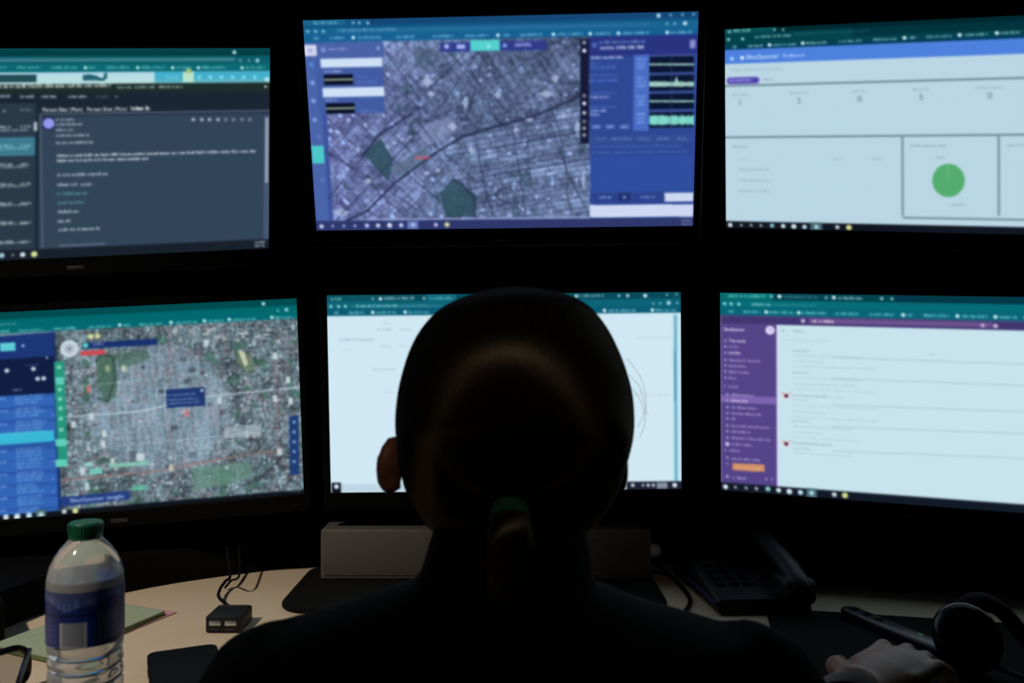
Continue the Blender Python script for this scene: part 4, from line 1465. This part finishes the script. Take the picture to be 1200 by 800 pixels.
tag(o, 'dark cable hanging behind the left end of the long grey box', 'cable')

# ------------------------------------------------------------------ black tray and long grey box under the centre monitor
o = MB().prism(rrect(.535, .225, .04, 8, (-.052, 1.2625)), DESK, DESK + .008, .002).build('tray', M['rubber'])
tag(o, "flat black tray with rounded corners under the long grey box", 'tray')
x0, x1 = (375.5 - 600) / F * 1.288, (763 - 600) / F * 1.288
zt = CZ - .2205 * 1.288
zb = DESK + .008
sb = empty('speaker_bar', ((x0 + x1) / 2, 1.318, zb), "long low grey box standing on the black tray behind the person's neck", 'speaker')
MB().box(((x0 + x1) / 2, 1.318, (zt + zb) / 2), (x1 - x0, .06, zt - zb), .003, seg=3).build('body', M['greybox'], sb)
MB().box(((x0 + x1) / 2, 1.2875, (zt + zb) / 2 - .002), (x1 - x0 - .012, .002, zt - zb - .016), .0008).build('grille', mat('grey_mesh', (78, 73, 68), .75, var=.18, scale=900, bump=.25), sb)
MB().tube([(x1 - .002, 1.312, CZ - .2495 * 1.288), (x1 + .009, 1.312, CZ - .2495 * 1.288)], .0105, 20).build('dial', M['whitecap'], sb)
o = MB().tube(catmull([(x1 + .012, 1.335, DESK + .02), on_desk(783, 672, .004), on_desk(796, 684, .0035), on_desk(808, 700, .0035), on_desk(806, 712, .0035), on_desk(795, 722, .0035), on_desk(770, 735, .0035)], 7), .0031, 10).build('cable', M['rubber'])
tag(o, 'black cable looping over the desk at the right end of the grey box', 'cable')

# ------------------------------------------------------------------ desk telephone
tl, tr_, nl, nr = on_desk(781, 663), on_desk(875, 660), on_desk(845, 724), on_desk(912, 714)
tp = empty('desk_telephone', ((tl.x + nr.x) / 2, (tl.y + nr.y) / 2, DESK), 'black desk telephone with keypad and handset right of the grey box', 'telephone')
ax = Vector((1, .06, 0)).normalized()
ay = Vector((-.1, 1, 0)).normalized()
o0 = Vector((.276, 1.142, DESK))
W_, L_ = .128, .205


def tpt(a, b, h):
    return o0 + ax * a + ay * b + Vector((0, 0, h))


bd = MB()
sec = []
for b, h in ((0, .010), (.004, .020), (.03, .026), (.18, .053), (L_ - .004, .052), (L_, .045)):
    sec.append([tpt(.004, b, .0005), tpt(0, b, .006), tpt(0, b, h - .004), tpt(.004, b, h), tpt(W_ - .004, b, h), tpt(W_, b, h - .004), tpt(W_, b, .006), tpt(W_ - .004, b, .0005)])
bd.loft(sec)
bd.build('body', M['plastic'], tp, angle=30)
MB().box(tpt(-.0012, L_ / 2, .014), (.0022, L_ - .02, .005), .0008, Matrix((ax, ay, Vector((0, 0, 1)))).transposed()).build('lit_side_edge', mat('purple_light_paint', (70, 54, 110), .35, var=.05), tp)  # purple light along the phone's side edge, put into the strip's colour
slope = (.053 - .026) / .15
Rt = Matrix((ax, (ay + Vector((0, 0, slope))).normalized(), ax.cross((ay + Vector((0, 0, slope))).normalized()))).transposed()
for i in range(4):
    for j in range(3):
        b = .045 + i * .02
        MB().box(tpt(.018 + j * .02, b, .0275 + (b - .03) * slope), (.013, .011, .004), .0012, Rt).build('key', M['rubber'], tp)
b = .152
MB().box(tpt(.038, b, .0272 + (b - .03) * slope), (.058, .045, .002), .0006, Rt).build('display', M['gloss'], tp)
hs = MB()
hx = .106
hp = catmull([tpt(hx, -.012, .042), tpt(hx, .02, .056), tpt(hx, .07, .067), tpt(hx, .13, .077), tpt(hx, .17, .076), tpt(hx, .195, .072)], 5)
hs.tube(hp, [.017] * 3 + [.0155] * (len(hp) - 6) + [.017] * 3, 16, flat=.8)
Rh = Matrix((ax, ay, Vector((0, 0, 1)))).transposed()
hs.box(tpt(hx, .004, .034), (.046, .05, .036), .011, Rh, 4)
hs.box(tpt(hx, .182, .066), (.042, .04, .026), .010, Rh, 4)
hs.build('handset', M['plastic'], tp, angle=60)

# ------------------------------------------------------------------ black mat, slim device, headset
m0, m1 = on_desk(897, 714), on_desk(1102, 727)
mx = (m1 - m0).normalized()
my = Vector((-mx.y, mx.x, 0))
mc = m0 + mx * .155 - my * .125
xfm = Matrix(((mx.x, my.x, 0, mc.x), (mx.y, my.y, 0, mc.y), (0, 0, 1, DESK), (0, 0, 0, 1)))
o = MB().prism(rrect(.47, .25, .012, 6, (.08, 0)), 0, .003, .0008, xfm).build('desk_mat', M['rubber'])
tag(o, 'flat black mat on the right side of the desk under the hand', 'mat')

r0, r1 = on_desk(990, 712, .012), on_desk(1118, 764, .012)
rd = (r1 - r0)
rl = rd.length
rx = rd.normalized()
rx.z = 0
ry = Vector((-rx.y, rx.x, 0))
rc = (r0 + r1) / 2
xr = Matrix(((rx.x, ry.x, 0, rc.x), (rx.y, ry.y, 0, rc.y), (0, 0, 1, DESK + .003), (0, 0, 0, 1)))
rm = empty('remote_control', (rc.x, rc.y, DESK + .003), 'slim dark bar-shaped device with a tiny green light lying diagonally on the black mat', 'remote')
MB().prism(rrect(rl, .026, .011), 0, .012, .003, xr).build('body', mat('dark_violet_plastic', (44, 42, 56), .35, var=.05), rm, angle=50)
MB().box(xr @ Vector((.035, .004, .0122)), (.006, .0035, .0012), .0003, Matrix((rx, ry, Vector((0, 0, 1)))).transposed()).build('indicator_light', M['ledgreen'], rm)
for i in range(3):
    MB().lathe([(.0055, 0), (.0055, .0008), (.0045, .0013)], xr @ Vector((-.07 + i * .022, 0, .012)), 16).build('button', M['rubber'], rm)

hc = on_desk(1135, 770)
he = empty('headset', (hc.x + .03, hc.y, DESK), 'black headset with round ear cups at the right edge of the desk', 'headset')
cupc = Vector(((1133 - 600) / F * .935, .935, DESK + .0425))
cupd = Vector((-.45, -.80, .45)).normalized()
q = Vector((0, 0, 1)).rotation_difference(cupd).to_matrix()


def cup(c, qq, nm):
    mb = MB()
    prof = [(.012, .016), (.022, .0155), (.031, .011), (.034, .003), (.034, -.006), (.030, -.011)]
    rings = [[c + qq @ Vector((r * math.cos(2 * PI * j / 28), r * 1.12 * math.sin(2 * PI * j / 28), zz)) for j in range(28)] for r, zz in prof]
    mb.loft(rings)
    e = mb.build('ear_cup', M['gloss'], he, angle=60)
    pd = MB()
    pts = [c + qq @ Vector((.024 * math.cos(2 * PI * j / 28), .027 * math.sin(2 * PI * j / 28), -.016)) for j in range(28)]
    pd.tube(pts, .0095, 10, closed=True)
    inv = parent_inv(e)
    pd.build('ear_pad', M['rubber'], e)
    dk = MB()
    rr = [[c + qq @ Vector((r * math.cos(2 * PI * j / 20), r * math.sin(2 * PI * j / 20), zz)) for j in range(20)] for r, zz in ((.011, .0155), (.011, .0172), (.008, .0176))]
    dk.loft(rr)
    dk.build('emblem_disc', M['badge'], e)


cup2 = Vector((.605, .915, DESK + .0425))
q2 = Vector((0, 0, 1)).rotation_difference(Vector((.8, -.5, .2)).normalized()).to_matrix()
cup(cupc, q, 'a')
cup(cup2, q2, 'b')
band_pts = catmull([cupc + Vector((.0, .014, .012)), at(1130, 717, .955), at(1148, 705, .96), at(1172, 714, .96), at(1198, 742, .945), at(1226, 768, .93), cup2 + Vector((.004, .012, .008))], 6)
MB().tube(band_pts, .014, 14, flat=.6).build('headband', M['rubber'], he)
MB().tube(catmull([cupc + Vector((.01, -.02, -.02)), cupc + Vector((.035, -.06, -.022)), cupc + Vector((.05, -.085, -.012))], 6), .0032, 8).build('microphone_boom', M['plastic'], he)

# ------------------------------------------------------------------ person
person = empty('person', (0, .6, 0), 'person seated with their back turned, dark hair tied low with a green band', 'person')
rel = lambda x, y, z: Vector((x, y, CZ + z))


def ellring(c, a, b, n=40, e=2.0):
    out = []
    for j in range(n):
        t = 2 * PI * j / n
        ct, st = math.cos(t), math.sin(t)
        out.append(Vector((c[0] + a * math.copysign(abs(ct) ** (2 / e), ct), c[1] + b * math.copysign(abs(st) ** (2 / e), st), c[2])))
    return out


def fuse(mb, name, m, parent, voxel, smooth=5, factor=.5):
    """joins overlapping closed shapes into one continuous skin"""
    tmp = mesh_obj('tmp', mb.v, mb.f, None, None, False)
    md = tmp.modifiers.new('r', 'REMESH')
    md.mode = 'VOXEL'
    md.voxel_size = voxel
    md.use_smooth_shade = True
    if smooth:
        sm = tmp.modifiers.new('s', 'SMOOTH')
        sm.factor = factor
        sm.iterations = smooth
    dg = bpy.context.evaluated_depsgraph_get()
    me = bpy.data.meshes.new_from_object(tmp.evaluated_get(dg))
    me.name = name
    bpy.data.objects.remove(tmp)
    me.transform(parent_inv(parent))
    me.materials.clear()
    me.materials.append(m)
    for p in me.polygons:
        p.use_smooth = True
    o = bpy.data.objects.new(name, me)
    COL.objects.link(o)
    o.parent = parent
    return o


HY = .66
hpx = lambda x: (x - 600) / F * HY
hz = lambda y: (400 - y) / F * HY
# outline of the hair seen from behind: (photo row, left, right, depth half-size factor, forward shift)
HAIR = [(335.5, 590, 620), (338, 572, 640), (344, 552, 664), (352, 531, 683), (364, 511, 698), (384, 493, 713), (405, 481, 724), (430, 472, 734), (460, 465, 742), (490, 462, 744.5), (515, 462.5, 743.5),
        (545, 466, 737), (570, 470, 730), (590, 478, 722), (606, 487, 712), (622, 498, 700)]


def hair_row(i):
    y, l, r = HAIR[i]
    a = (r - l) / 2 / F * HY
    cx = ((l + r) / 2 - 600) / F * HY
    t = i / (len(HAIR) - 1)
    zz = hz(y)
    # depth: the head is longer than wide
    b = a * 1.14
    cy = HY + .012
    if y > 490:                                     # nape draws in
        s = (y - 490) / 132
        b = a * (1.14 - .12 * s)
        cy = HY + .012 + .014 * s
    return cx, cy, zz, a, b


# --- skin: head, neck, torso, arms, hands, legs in one surface
sk = MB()
rings = []
for i in range(len(HAIR)):
    cx, cy, zz, a, b = hair_row(i)
    if i < 1:
        continue
    rings.append(ellring((cx, cy + .004, CZ + zz - .006), max(a - .009, .004), max(b - .010, .004)))
sk.loft(rings)
# lower face and jaw
jaw = [(-.06, .076, .088, .674), (-.09, .075, .088, .678), (-.115, .071, .083, .684), (-.14, .064, .074, .692), (-.165, .053, .060, .702), (-.182, .040, .044, .712), (-.192, .024, .028, .718)]
sk.loft([ellring((.002, y, CZ + z), a, b) for z, a, b, y in jaw])
fy = HY + .112                                          # front of the face
sk.tube(catmull([rel(.002, fy - .004, -.058), rel(.002, fy + .004, -.075), rel(.002, fy + .013, -.094), rel(.002, fy + .017, -.106)], 4), [.0065] * 5 + [.0075] * 5 + [.0095] * 3, 14)   # nose
for s in (-1, 1):
    sk.ell(rel(.002 + s * .0115, fy + .006, -.109), (.0075, .0095, .0065))
    sk.ell(rel(.002 + s * .030, fy - .010, -.056), (.024, .013, .009), Matrix.Rotation(math.radians(s * 14), 3, 'Z').inverted())   # brow
    sk.ell(rel(.002 + s * .032, fy - .0080, -.0670), (.0165, .0130, .0062))    # eyelids
    sk.ell(rel(.002 + s * .032, fy - .0095, -.0835), (.0160, .0115, .0055))
    sk.ell(rel(.002 + s * .043, fy - .043, -.100), (.026, .022, .024))   # cheek bones
sk.ell(rel(.002, fy - .018, -.139), (.026, .017, .016))            # mouth
sk.ell(rel(.002, fy - .024, -.177), (.020, .016, .013))            # chin


def ear(s, x, lean):
    R = Matrix.Rotation(s * math.radians(lean), 3, 'Z') @ Matrix.Rotation(math.radians(-10), 3, 'X')
    c = rel(x, .672, -.0965)
    pts = []
    for k_ in range(15):
        t = PI * (.5 - 1.15 * k_ / 14) if True else 0
        pts.append(c + R @ Vector((s * .004, .004 - .014 * math.cos(t), .0195 * math.sin(t))))
    sk.tube(pts, [.0042] * 9 + [.0048] * 6, 8)
    sk.ell(c, (.0055, .014, .019), R)
    sk.ell(c + R @ Vector((0, 0, -.017)), (.006, .008, .008), R)


ear(-1, -.0935, 38)
ear(1, .0800, 24)
# neck and torso
sk.loft([ellring((.0, y, CZ + z), a, b) for z, a, b, y in ((-.10, .05, .055, .672), (-.14, .050, .054, .664), (-.17, .051, .053, .655), (-.20, .056, .054, .645), (-.24, .075, .058, .635))])
TOR = [(-.195, .060, .055, .642), (-.212, .105, .062, .636), (-.225, .150, .068, .632), (-.245, .168, .080, .628), (-.28, .168, .094, .624), (-.34, .158, .104, .620), (-.42, .146, .104, .612), (-.50, .132, .098, .602), (-.58, .134, .098, .594), (-.66, .160, .112, .590), (-.735, .172, .118, .592)]
sk.loft([ellring((0, y, CZ + z), a, b) for z, a, b, y in TOR])

RS, RE, RW = rel(.172, .628, -.268), rel(.236, .64, -.462), rel(.324, .808, -.329)
LS, LE, LW = rel(-.172, .628, -.268), rel(-.236, .665, -.468), rel(-.195, .850, -.330)


def limb(mb, pts, rad, k=5):
    c = catmull(pts, k)
    n = len(pts)
    r = list(np.interp(np.linspace(0, n - 1, len(c)), range(n), rad))
    mb.tube(c, r, 18)


def arm_pts(S_, E_, W_):
    return [S_, S_.lerp(E_, .5), E_, E_.lerp(W_, .45), W_]


limb(sk, arm_pts(RS, RE, RW), [.050, .043, .037, .034, .0235])
limb(sk, arm_pts(LS, LE, LW), [.050, .043, .037, .034, .0235])


def hand(mb, W_, d, side, thumb_sign):
    """palm down; d = direction of the fingers, side = unit vector towards the little finger"""
    up = Vector((0, 0, 1))
    Rm = Matrix((side, d, up)).transposed()
    k1 = W_ + d * .082 + up * .002
    mb.tube([W_ - d * .01, W_ + d * .02, W_ + d * .05, k1], [.024, .028, .036, .036], 18, flat=.48)
    mb.ell(W_ + d * .045 - side * .026 - up * .006, (.016, .028, .013), Rm)
    for i, (o_, L, r) in enumerate(((-.028, .074, .0088), (-.009, .082, .009), (.010, .076, .0086), (.028, .060, .0078))):
        b = W_ + side * o_ + d * (.080 - abs(o_ + .005) * .25) + up * .004
        spread = (d + side * (o_ * 4.0)).normalized()
        p1 = b + spread * L * .46 + up * .004
        p2 = p1 + spread * L * .27 - up * L * .18
        p3 = p2 + spread * L * .13 - up * L * .16
        mb.ell(b, (r * 1.15, r * 1.3, r * 1.15))
        mb.tube([b - d * .02, b, p1, p2, p3], [r * 1.05, r * 1.1, r, r * .92, r * .78], 12)
    t0 = W_ + d * .030 - side * .026 - up * .004
    t1 = t0 + (d * .62 - side * .75).normalized() * .036 - up * .002
    t2 = t1 + (d * .92 - side * .35).normalized() * .028 - up * .006
    mb.tube([t0, t1, t2], [.0125, .0105, .0085], 12)


hd = Vector((.80, .60, 0)).normalized()
hand(sk, RW, hd, Vector((hd.y, -hd.x, 0)), 1)
hl = Vector((.42, .90, 0)).normalized()
hand(sk, LW, hl, Vector((-hl.y, hl.x, 0)), -1)
HIP = -.70
for s in (-1, 1):
    hipj, knee, ank = rel(s * .088, .60, HIP), Vector((s * .115, 1.02, .455)), Vector((s * .115, .97, .085))
    limb(sk, [hipj, hipj.lerp(knee, .5), knee, knee.lerp(ank, .4), ank], [.082, .068, .053, .048, .033])
    sk.tube([ank + Vector((0, -.03, -.045)), ank + Vector((0, .06, -.055)), ank + Vector((0, .14, -.062))], [.030, .030, .020], 14)
body = fuse(sk, 'body', M['skin'], person, .0034, 5, .45)
for s in (-1, 1):
    ec = rel(.002 + s * .032, fy - .0085, -.0745)
    eo = MB().ell(ec, (.0125, .0112, .0105)).build('eye', M['eyewhite'], person)
    MB().ell(ec + Vector((0, .0098, 0)), (.0055, .0022, .0055)).build('iris', M['iris'], eo)
    MB().tube(catmull([ec + Vector((-s * .017, .0105, .020)), ec + Vector((0, .0115, .0235)), ec + Vector((s * .018, .002, .021))], 5), .0022, 8, flat=.6).build('eyebrow', M['iris'], person)
for dz, r in ((-.1365, .0032), (-.1425, .0038)):
    MB().tube(catmull([rel(-.0195, fy - .0085, -.1395), rel(-.009, fy - .0025, dz + .0004), rel(.002, fy - .0008, dz), rel(.013, fy - .0025, dz + .0004), rel(.0235, fy - .0085, -.1395)], 4), [r * .35] + [r] * 15 + [r * .35], 8).build('lip', M['lips'], person)

# --- hair: sleek cap drawn to a low tie, ponytail, stray strands
tie = rel(-.0015, HY - .080, -.112)
HC = rel(.002, HY + .01, -.045)


def hair_uv(me, mw):
    uvl = me.uv_layers.new(name='strand')
    ax_ = (tie - HC).normalized()
    e1 = ax_.cross(Vector((1, 0, 0))).normalized()
    e2 = ax_.cross(e1)
    for p in me.polygons:
        phs = []
        for li in p.loop_indices:
            v = mw @ me.vertices[me.loops[li].vertex_index].co - HC
            v.normalize()
            t = math.acos(max(-1, min(1, v.dot(ax_))))
            phs.append((t, math.atan2(v.dot(e1), v.dot(e2))))
        ref = phs[0][1]
        for li, (t, a) in zip(p.loop_indices, phs):
            while a - ref > PI:
                a -= 2 * PI
            while a - ref < -PI:
                a += 2 * PI
            uvl.data[li].uv = (t, a / (2 * PI))


hm = MB()
NH = 96
rows = []
fine = []
for i in range(len(HAIR) - 1):
    for k_ in range(5):
        fine.append(i + k_ / 5)
fine.append(len(HAIR) - 1)
HR = [hair_row(i) for i in range(len(HAIR))]


def hr(t):
    i = min(int(t), len(HR) - 2)
    f = t - i
    p0, p1, p2, p3 = HR[max(i - 1, 0)], HR[i], HR[i + 1], HR[min(i + 2, len(HR) - 1)]
    return [.5 * (2 * b + (c - a) * f + (2 * a - 5 * b + 4 * c - d_) * f * f + (3 * b - a - 3 * c + d_) * f ** 3) for a, b, c, d_ in zip(p0, p1, p2, p3)]


for t in fine:
    cx, cy, zz, a, b = hr(t)
    rows.append(ellring((cx, cy, CZ + zz), a, b, NH))
# the face stays free: below the hairline the front of the rows is pulled inside the head
for r in rows:
    for j, p in enumerate(r):
        zrel = p.z - CZ
        line = HY + .085 if zrel > -.02 else HY + .085 - (-.02 - zrel) * .9
        line = max(line, HY + .005)
        if p.y > line and zrel < .012:
            k_ = min(1.0, (p.y - line) / .02)
            c = Vector((HC.x, HC.y, p.z))
            r[j] = p + (c - p) * (.16 * k_)
capo = MB()
topc = rows[0]
capo.loft(rows)
ho = capo.build('hair', M['hair'], person, angle=80)
hair_uv(ho.data, world_mat(person))

pt = MB()
pts = catmull([tie + Vector((0, .012, .004)), tie + Vector((0, -.014, -.004)), tie + Vector((.001, -.026, -.03)), tie + Vector((.002, -.024, -.075)), tie + Vector((.003, -.012, -.14)), tie + Vector((.003, -.004, -.21)), tie + Vector((.002, .0, -.27))], 7)
rr = list(np.interp(np.linspace(0, 1, len(pts)), [0, .1, .25, .5, .8, 1], [.008, .011, .015, .016, .012, .003]))
pt.tube(pts, rr, 24, flat=.85)
po = pt.build('ponytail', M['hair'], ho, angle=80)
uvl = po.data.uv_layers.new(name='strand')
mw = world_mat(person)
for p in po.data.polygons:
    for li in p.loop_indices:
        v = mw @ po.data.vertices[po.data.loops[li].vertex_index].co
        uvl.data[li].uv = ((tie.z - v.z) * 8, (v.x - tie.x) * 12 + (v.y - tie.y) * 5)
for (a, b, c_, e_) in (((735, 420), (752, 445), (757, 475), (748, 500)), ((741, 455), (751, 470), (756, 492), (750, 512)), ((738, 440), (749, 452), (754, 468), (759, 486)),
                       ((560, 345), (590, 331), (620, 329), (655, 341)), ((600, 336), (628, 331), (645, 334), (668, 347)), ((486, 598), (490, 612), (497, 625), (503, 640)), ((713, 612), (708, 622), (700, 632), (694, 645))):
    so = MB().tube(catmull([at(*a, HY), at(*b, HY), at(*c_, HY), at(*e_, HY)], 6), .00016, 5).build('stray_strand', M['hair'], ho)
    so.data.uv_layers.new(name='strand')
# hair tie
tm = MB()
tc_ = tie + Vector((0, -.012, -.003))
dirn = Vector((0, -.75, -.65)).normalized()
qq = Vector((0, 0, 1)).rotation_difference(dirn).to_matrix()
for dz in (-.0025, .0025):
    tm.tube([tc_ + qq @ Vector((.0095 * math.cos(2 * PI * j / 32), .0095 * math.sin(2 * PI * j / 32), dz + .0008 * math.sin(j * 1.7))) for j in range(32)], .0036, 10, closed=True)
tm.build('hair_tie', M['tie'], ho)['label'] = 'green hair tie'

# --- clothes
sh = MB()
SPX = [(629, 505, 688, .652, .060), (648, 499, 692, .648, .061), (664, 495, 693, .646, .061), (677, 489, 696, .645, .062), (688, 476, 697, .642, .062), (700, 441, 733, .638, .066), (712, 408, 762, .634, .070), (724, 368, 800, .631, .076), (734, 338, 838, .629, .080), (743, 300, 868, .627, .084), (752, 272, 882, .626, .088), (765, 262, 892, .625, .092)]
rings = []
for y, l, r, Y, b in SPX:
    rings.append(ellring((((l + r) / 2 - 600) / F * Y, Y, CZ + (400 - y) / F * Y), (r - l) / 2 / F * Y, b, 44, 2.3))
rings = [ellring((-.002, .655, CZ - .137), .056, .056, 44)] + rings
for z, a, b, y in ((-.29, .178, .100, .624), (-.35, .168, .112, .620), (-.43, .156, .112, .612), (-.51, .144, .108, .602), (-.60, .150, .110, .594), (-.68, .176, .126, .590)):
    rings.append(ellring((0, y, CZ + z), a, b, 44))
sh.loft(rings)
for S_, E_, W_ in ((RS, RE, RW), (LS, LE, LW)):
    p = arm_pts(S_, E_, W_)
    limb(sh, p[:4] , [.062, .054, .047, .044])
shirt = fuse(sh, 'shirt', M['shirt'], person, .005, 4)
sl = MB()
for S_, E_, W_ in ((RS, RE, RW), (LS, LE, LW)):
    sl = MB()
    c = catmull([E_.lerp(W_, .12), E_.lerp(W_, .5), E_.lerp(W_, .965)], 8)
    sl.tube(c, list(np.linspace(.048, .030, len(c))), 24, ends=False)
    so_ = sl.build('sleeve', M['sleeve'], person, angle=60)
    so_['label'] = 'dark purple sleeve'
    a_, b_ = E_.lerp(W_, .94), E_.lerp(W_, .985)
    MB().tube([a_, (a_ + b_) / 2, b_], [.0312, .0315, .030], 24, ends=False).build('cuff', M['cuff'], so_)['label'] = 'pale cuff'
tr = MB()
tr.loft([ellring((0, y, CZ + z), a, b, 40) for z, a, b, y in ((-.60, .150, .108, .594), (-.68, .178, .126, .590), (-.75, .184, .130, .594))])
for s in (-1, 1):
    hipj, knee, ank = rel(s * .088, .60, HIP), Vector((s * .115, 1.02, .455)), Vector((s * .115, .97, .10))
    limb(tr, [hipj, hipj.lerp(knee, .5), knee, knee.lerp(ank, .4), ank], [.090, .078, .064, .060, .050])
fuse(tr, 'trousers', M['trouser'], person, .006, 4)
for s in (-1, 1):
    a = Vector((s * .115, .97, .0))
    sm = MB()
    prof = [(-.055, .034, .075), (-.03, .040, .085), (.03, .041, .075), (.08, .044, .055), (.13, .043, .046), (.17, .032, .036), (.185, .016, .024)]
    rr = []
    for yy, w, h in prof:
        rr.append([a + Vector((w * math.cos(2 * PI * j / 20), yy, max(.004, h / 2 + h / 2 * math.sin(2 * PI * j / 20)))) for j in range(20)])
    sm.loft(rr)
    sm.build('shoe', M['shoe'], person, angle=60)

# ------------------------------------------------------------------ office chair
SEAT = CZ - .735 - .125
oc = empty('office_chair', (0, .57, 0), 'charcoal office chair with a low back under the seated person', 'chair')
MB().prism([(x_, y_ + .62) for x_, y_ in rrect(.46, .44, .09)], SEAT - .07, SEAT + .005, .02).build('seat', M['chair'], oc, angle=60)
bk = MB()
rings = []
for z_, w, dpt in ((.0, .17, .02), (.03, .19, .026), (.12, .2, .03), (.22, .195, .028), (.30, .17, .022), (.32, .14, .014)):
    rings.append(ellring((0, .415 - .05 * z_, SEAT + .10 + z_), w, dpt, 36, 3))
bk.loft(rings)
bk.build('backrest', M['chair'], oc, angle=60)
MB().tube(catmull([(0, .55, SEAT - .075), (0, .42, SEAT - .07), (0, .375, SEAT + .02), (0, .375, SEAT + .2)], 6), .016, 12).build('back_support', M['plastic'], oc)
MB().lathe([(.028, .09), (.028, .16), (.02, .16), (.02, SEAT - .07)], (0, .6, 0), 20).build('gas_column', M['pole'], oc)
for i in range(5):
    a = 2 * PI * i / 5 + .3
    dv = Vector((math.cos(a), math.sin(a), 0))
    c0 = Vector((0, .6, .1))
    lg = MB().tube([c0, c0 + dv * .15 + Vector((0, 0, -.008)), c0 + dv * .27 + Vector((0, 0, -.03))], [.024, .02, .015], 12).build('leg', M['plastic'], oc)
    pcs = c0 + dv * .27 + Vector((0, 0, -.072))
    rw = MB()
    sidev = Vector((-dv.y, dv.x, 0))
    for s in (-1, 1):
        rw.tube([pcs + sidev * (s * .008), pcs + sidev * (s * .018)], .027, 18, ends=False)
    rw.tube([pcs, pcs + Vector((0, 0, .05))], .006, 8)
    rw.build('caster', M['rubber'], lg)

# ------------------------------------------------------------------ ceiling lamps (the room's own light)
def downlight(loc, target, power, size, blend, rad, col, label):
    fx = empty('ceiling_spotlight', (loc[0], loc[1], RZ), label, 'lamp', 'ceiling spotlights')
    MB().lathe([(.05, -.03), (.07, -.03), (.07, 0), (.0, 0)], (loc[0], loc[1], RZ), 28).build('canopy', M['lampwhite'], fx)
    dv = (Vector(target) - Vector(loc)).normalized()
    qm = Vector((0, 0, -1)).rotation_difference(dv).to_matrix()
    c = Vector(loc)
    n = 28
    mb = MB()
    prof = [(.03, .10), (.045, .09), (.05, 0), (.047, 0), (.043, .07), (.02, .075)]
    mb.loft([[c + qm @ Vector((r * math.cos(2 * PI * j / n), r * math.sin(2 * PI * j / n), z_)) for j in range(n)] for r, z_ in prof])
    mb.tube([Vector((loc[0], loc[1], RZ - .02)), c + qm @ Vector((0, 0, .095))], .008, 10)
    mb.build('lamp_head', M['lampwhite'], fx)
    L = bpy.data.lights.new('spot_lamp', 'SPOT')
    L.energy = power
    L.spot_size = math.radians(size)
    L.spot_blend = blend
    L.shadow_soft_size = rad
    L.color = col
    lo = bpy.data.objects.new('spot_lamp', L)
    lo.location = c + dv * .012
    lo.rotation_euler = dv.to_track_quat('-Z', 'Y').to_euler()
    COL.objects.link(lo)
    lo.parent = fx
    lo.matrix_parent_inverse = Matrix.Translation(-Vector(fx.location))


downlight((-1.15, -.05, 2.45), (-.60, 1.0, DESK), 122, 37, 1.0, .05, (1.0, .90, .78), 'white ceiling spotlight over the left side of the desk')
downlight((-.05, -.55, 2.45), (-.02, .64, 1.1), 8, 22, .9, .05, (1.0, .82, .62), 'white ceiling spotlight behind the camera aimed at the seated person')

w = bpy.data.worlds.new('dark_room')
w.use_nodes = True
w.node_tree.nodes['Background'].inputs[0].default_value = (.9, .85, .8, 1)
w.node_tree.nodes['Background'].inputs[1].default_value = .0005
scene.world = w

# ------------------------------------------------------------------ camera and view
cam = bpy.data.cameras.new('camera')
cam.lens = 30
cam.sensor_width = 36
cam.clip_start = .05
cam.dof.use_dof = True
cam.dof.focus_distance = 1.22
cam.dof.aperture_fstop = 6.5
co_ = bpy.data.objects.new('camera', cam)
co_.location = (0, 0, CZ)
co_.rotation_euler = (PI / 2, 0, 0)
COL.objects.link(co_)
scene.camera = co_
vs = scene.view_settings
vs.view_transform = 'Standard'
vs.look = 'None'
vs.gamma = 1
vs.exposure = 0
vs.use_curve_mapping = False
scene.cycles.max_bounces = 10
scene.cycles.transmission_bounces = 8
scene.cycles.use_denoising = True
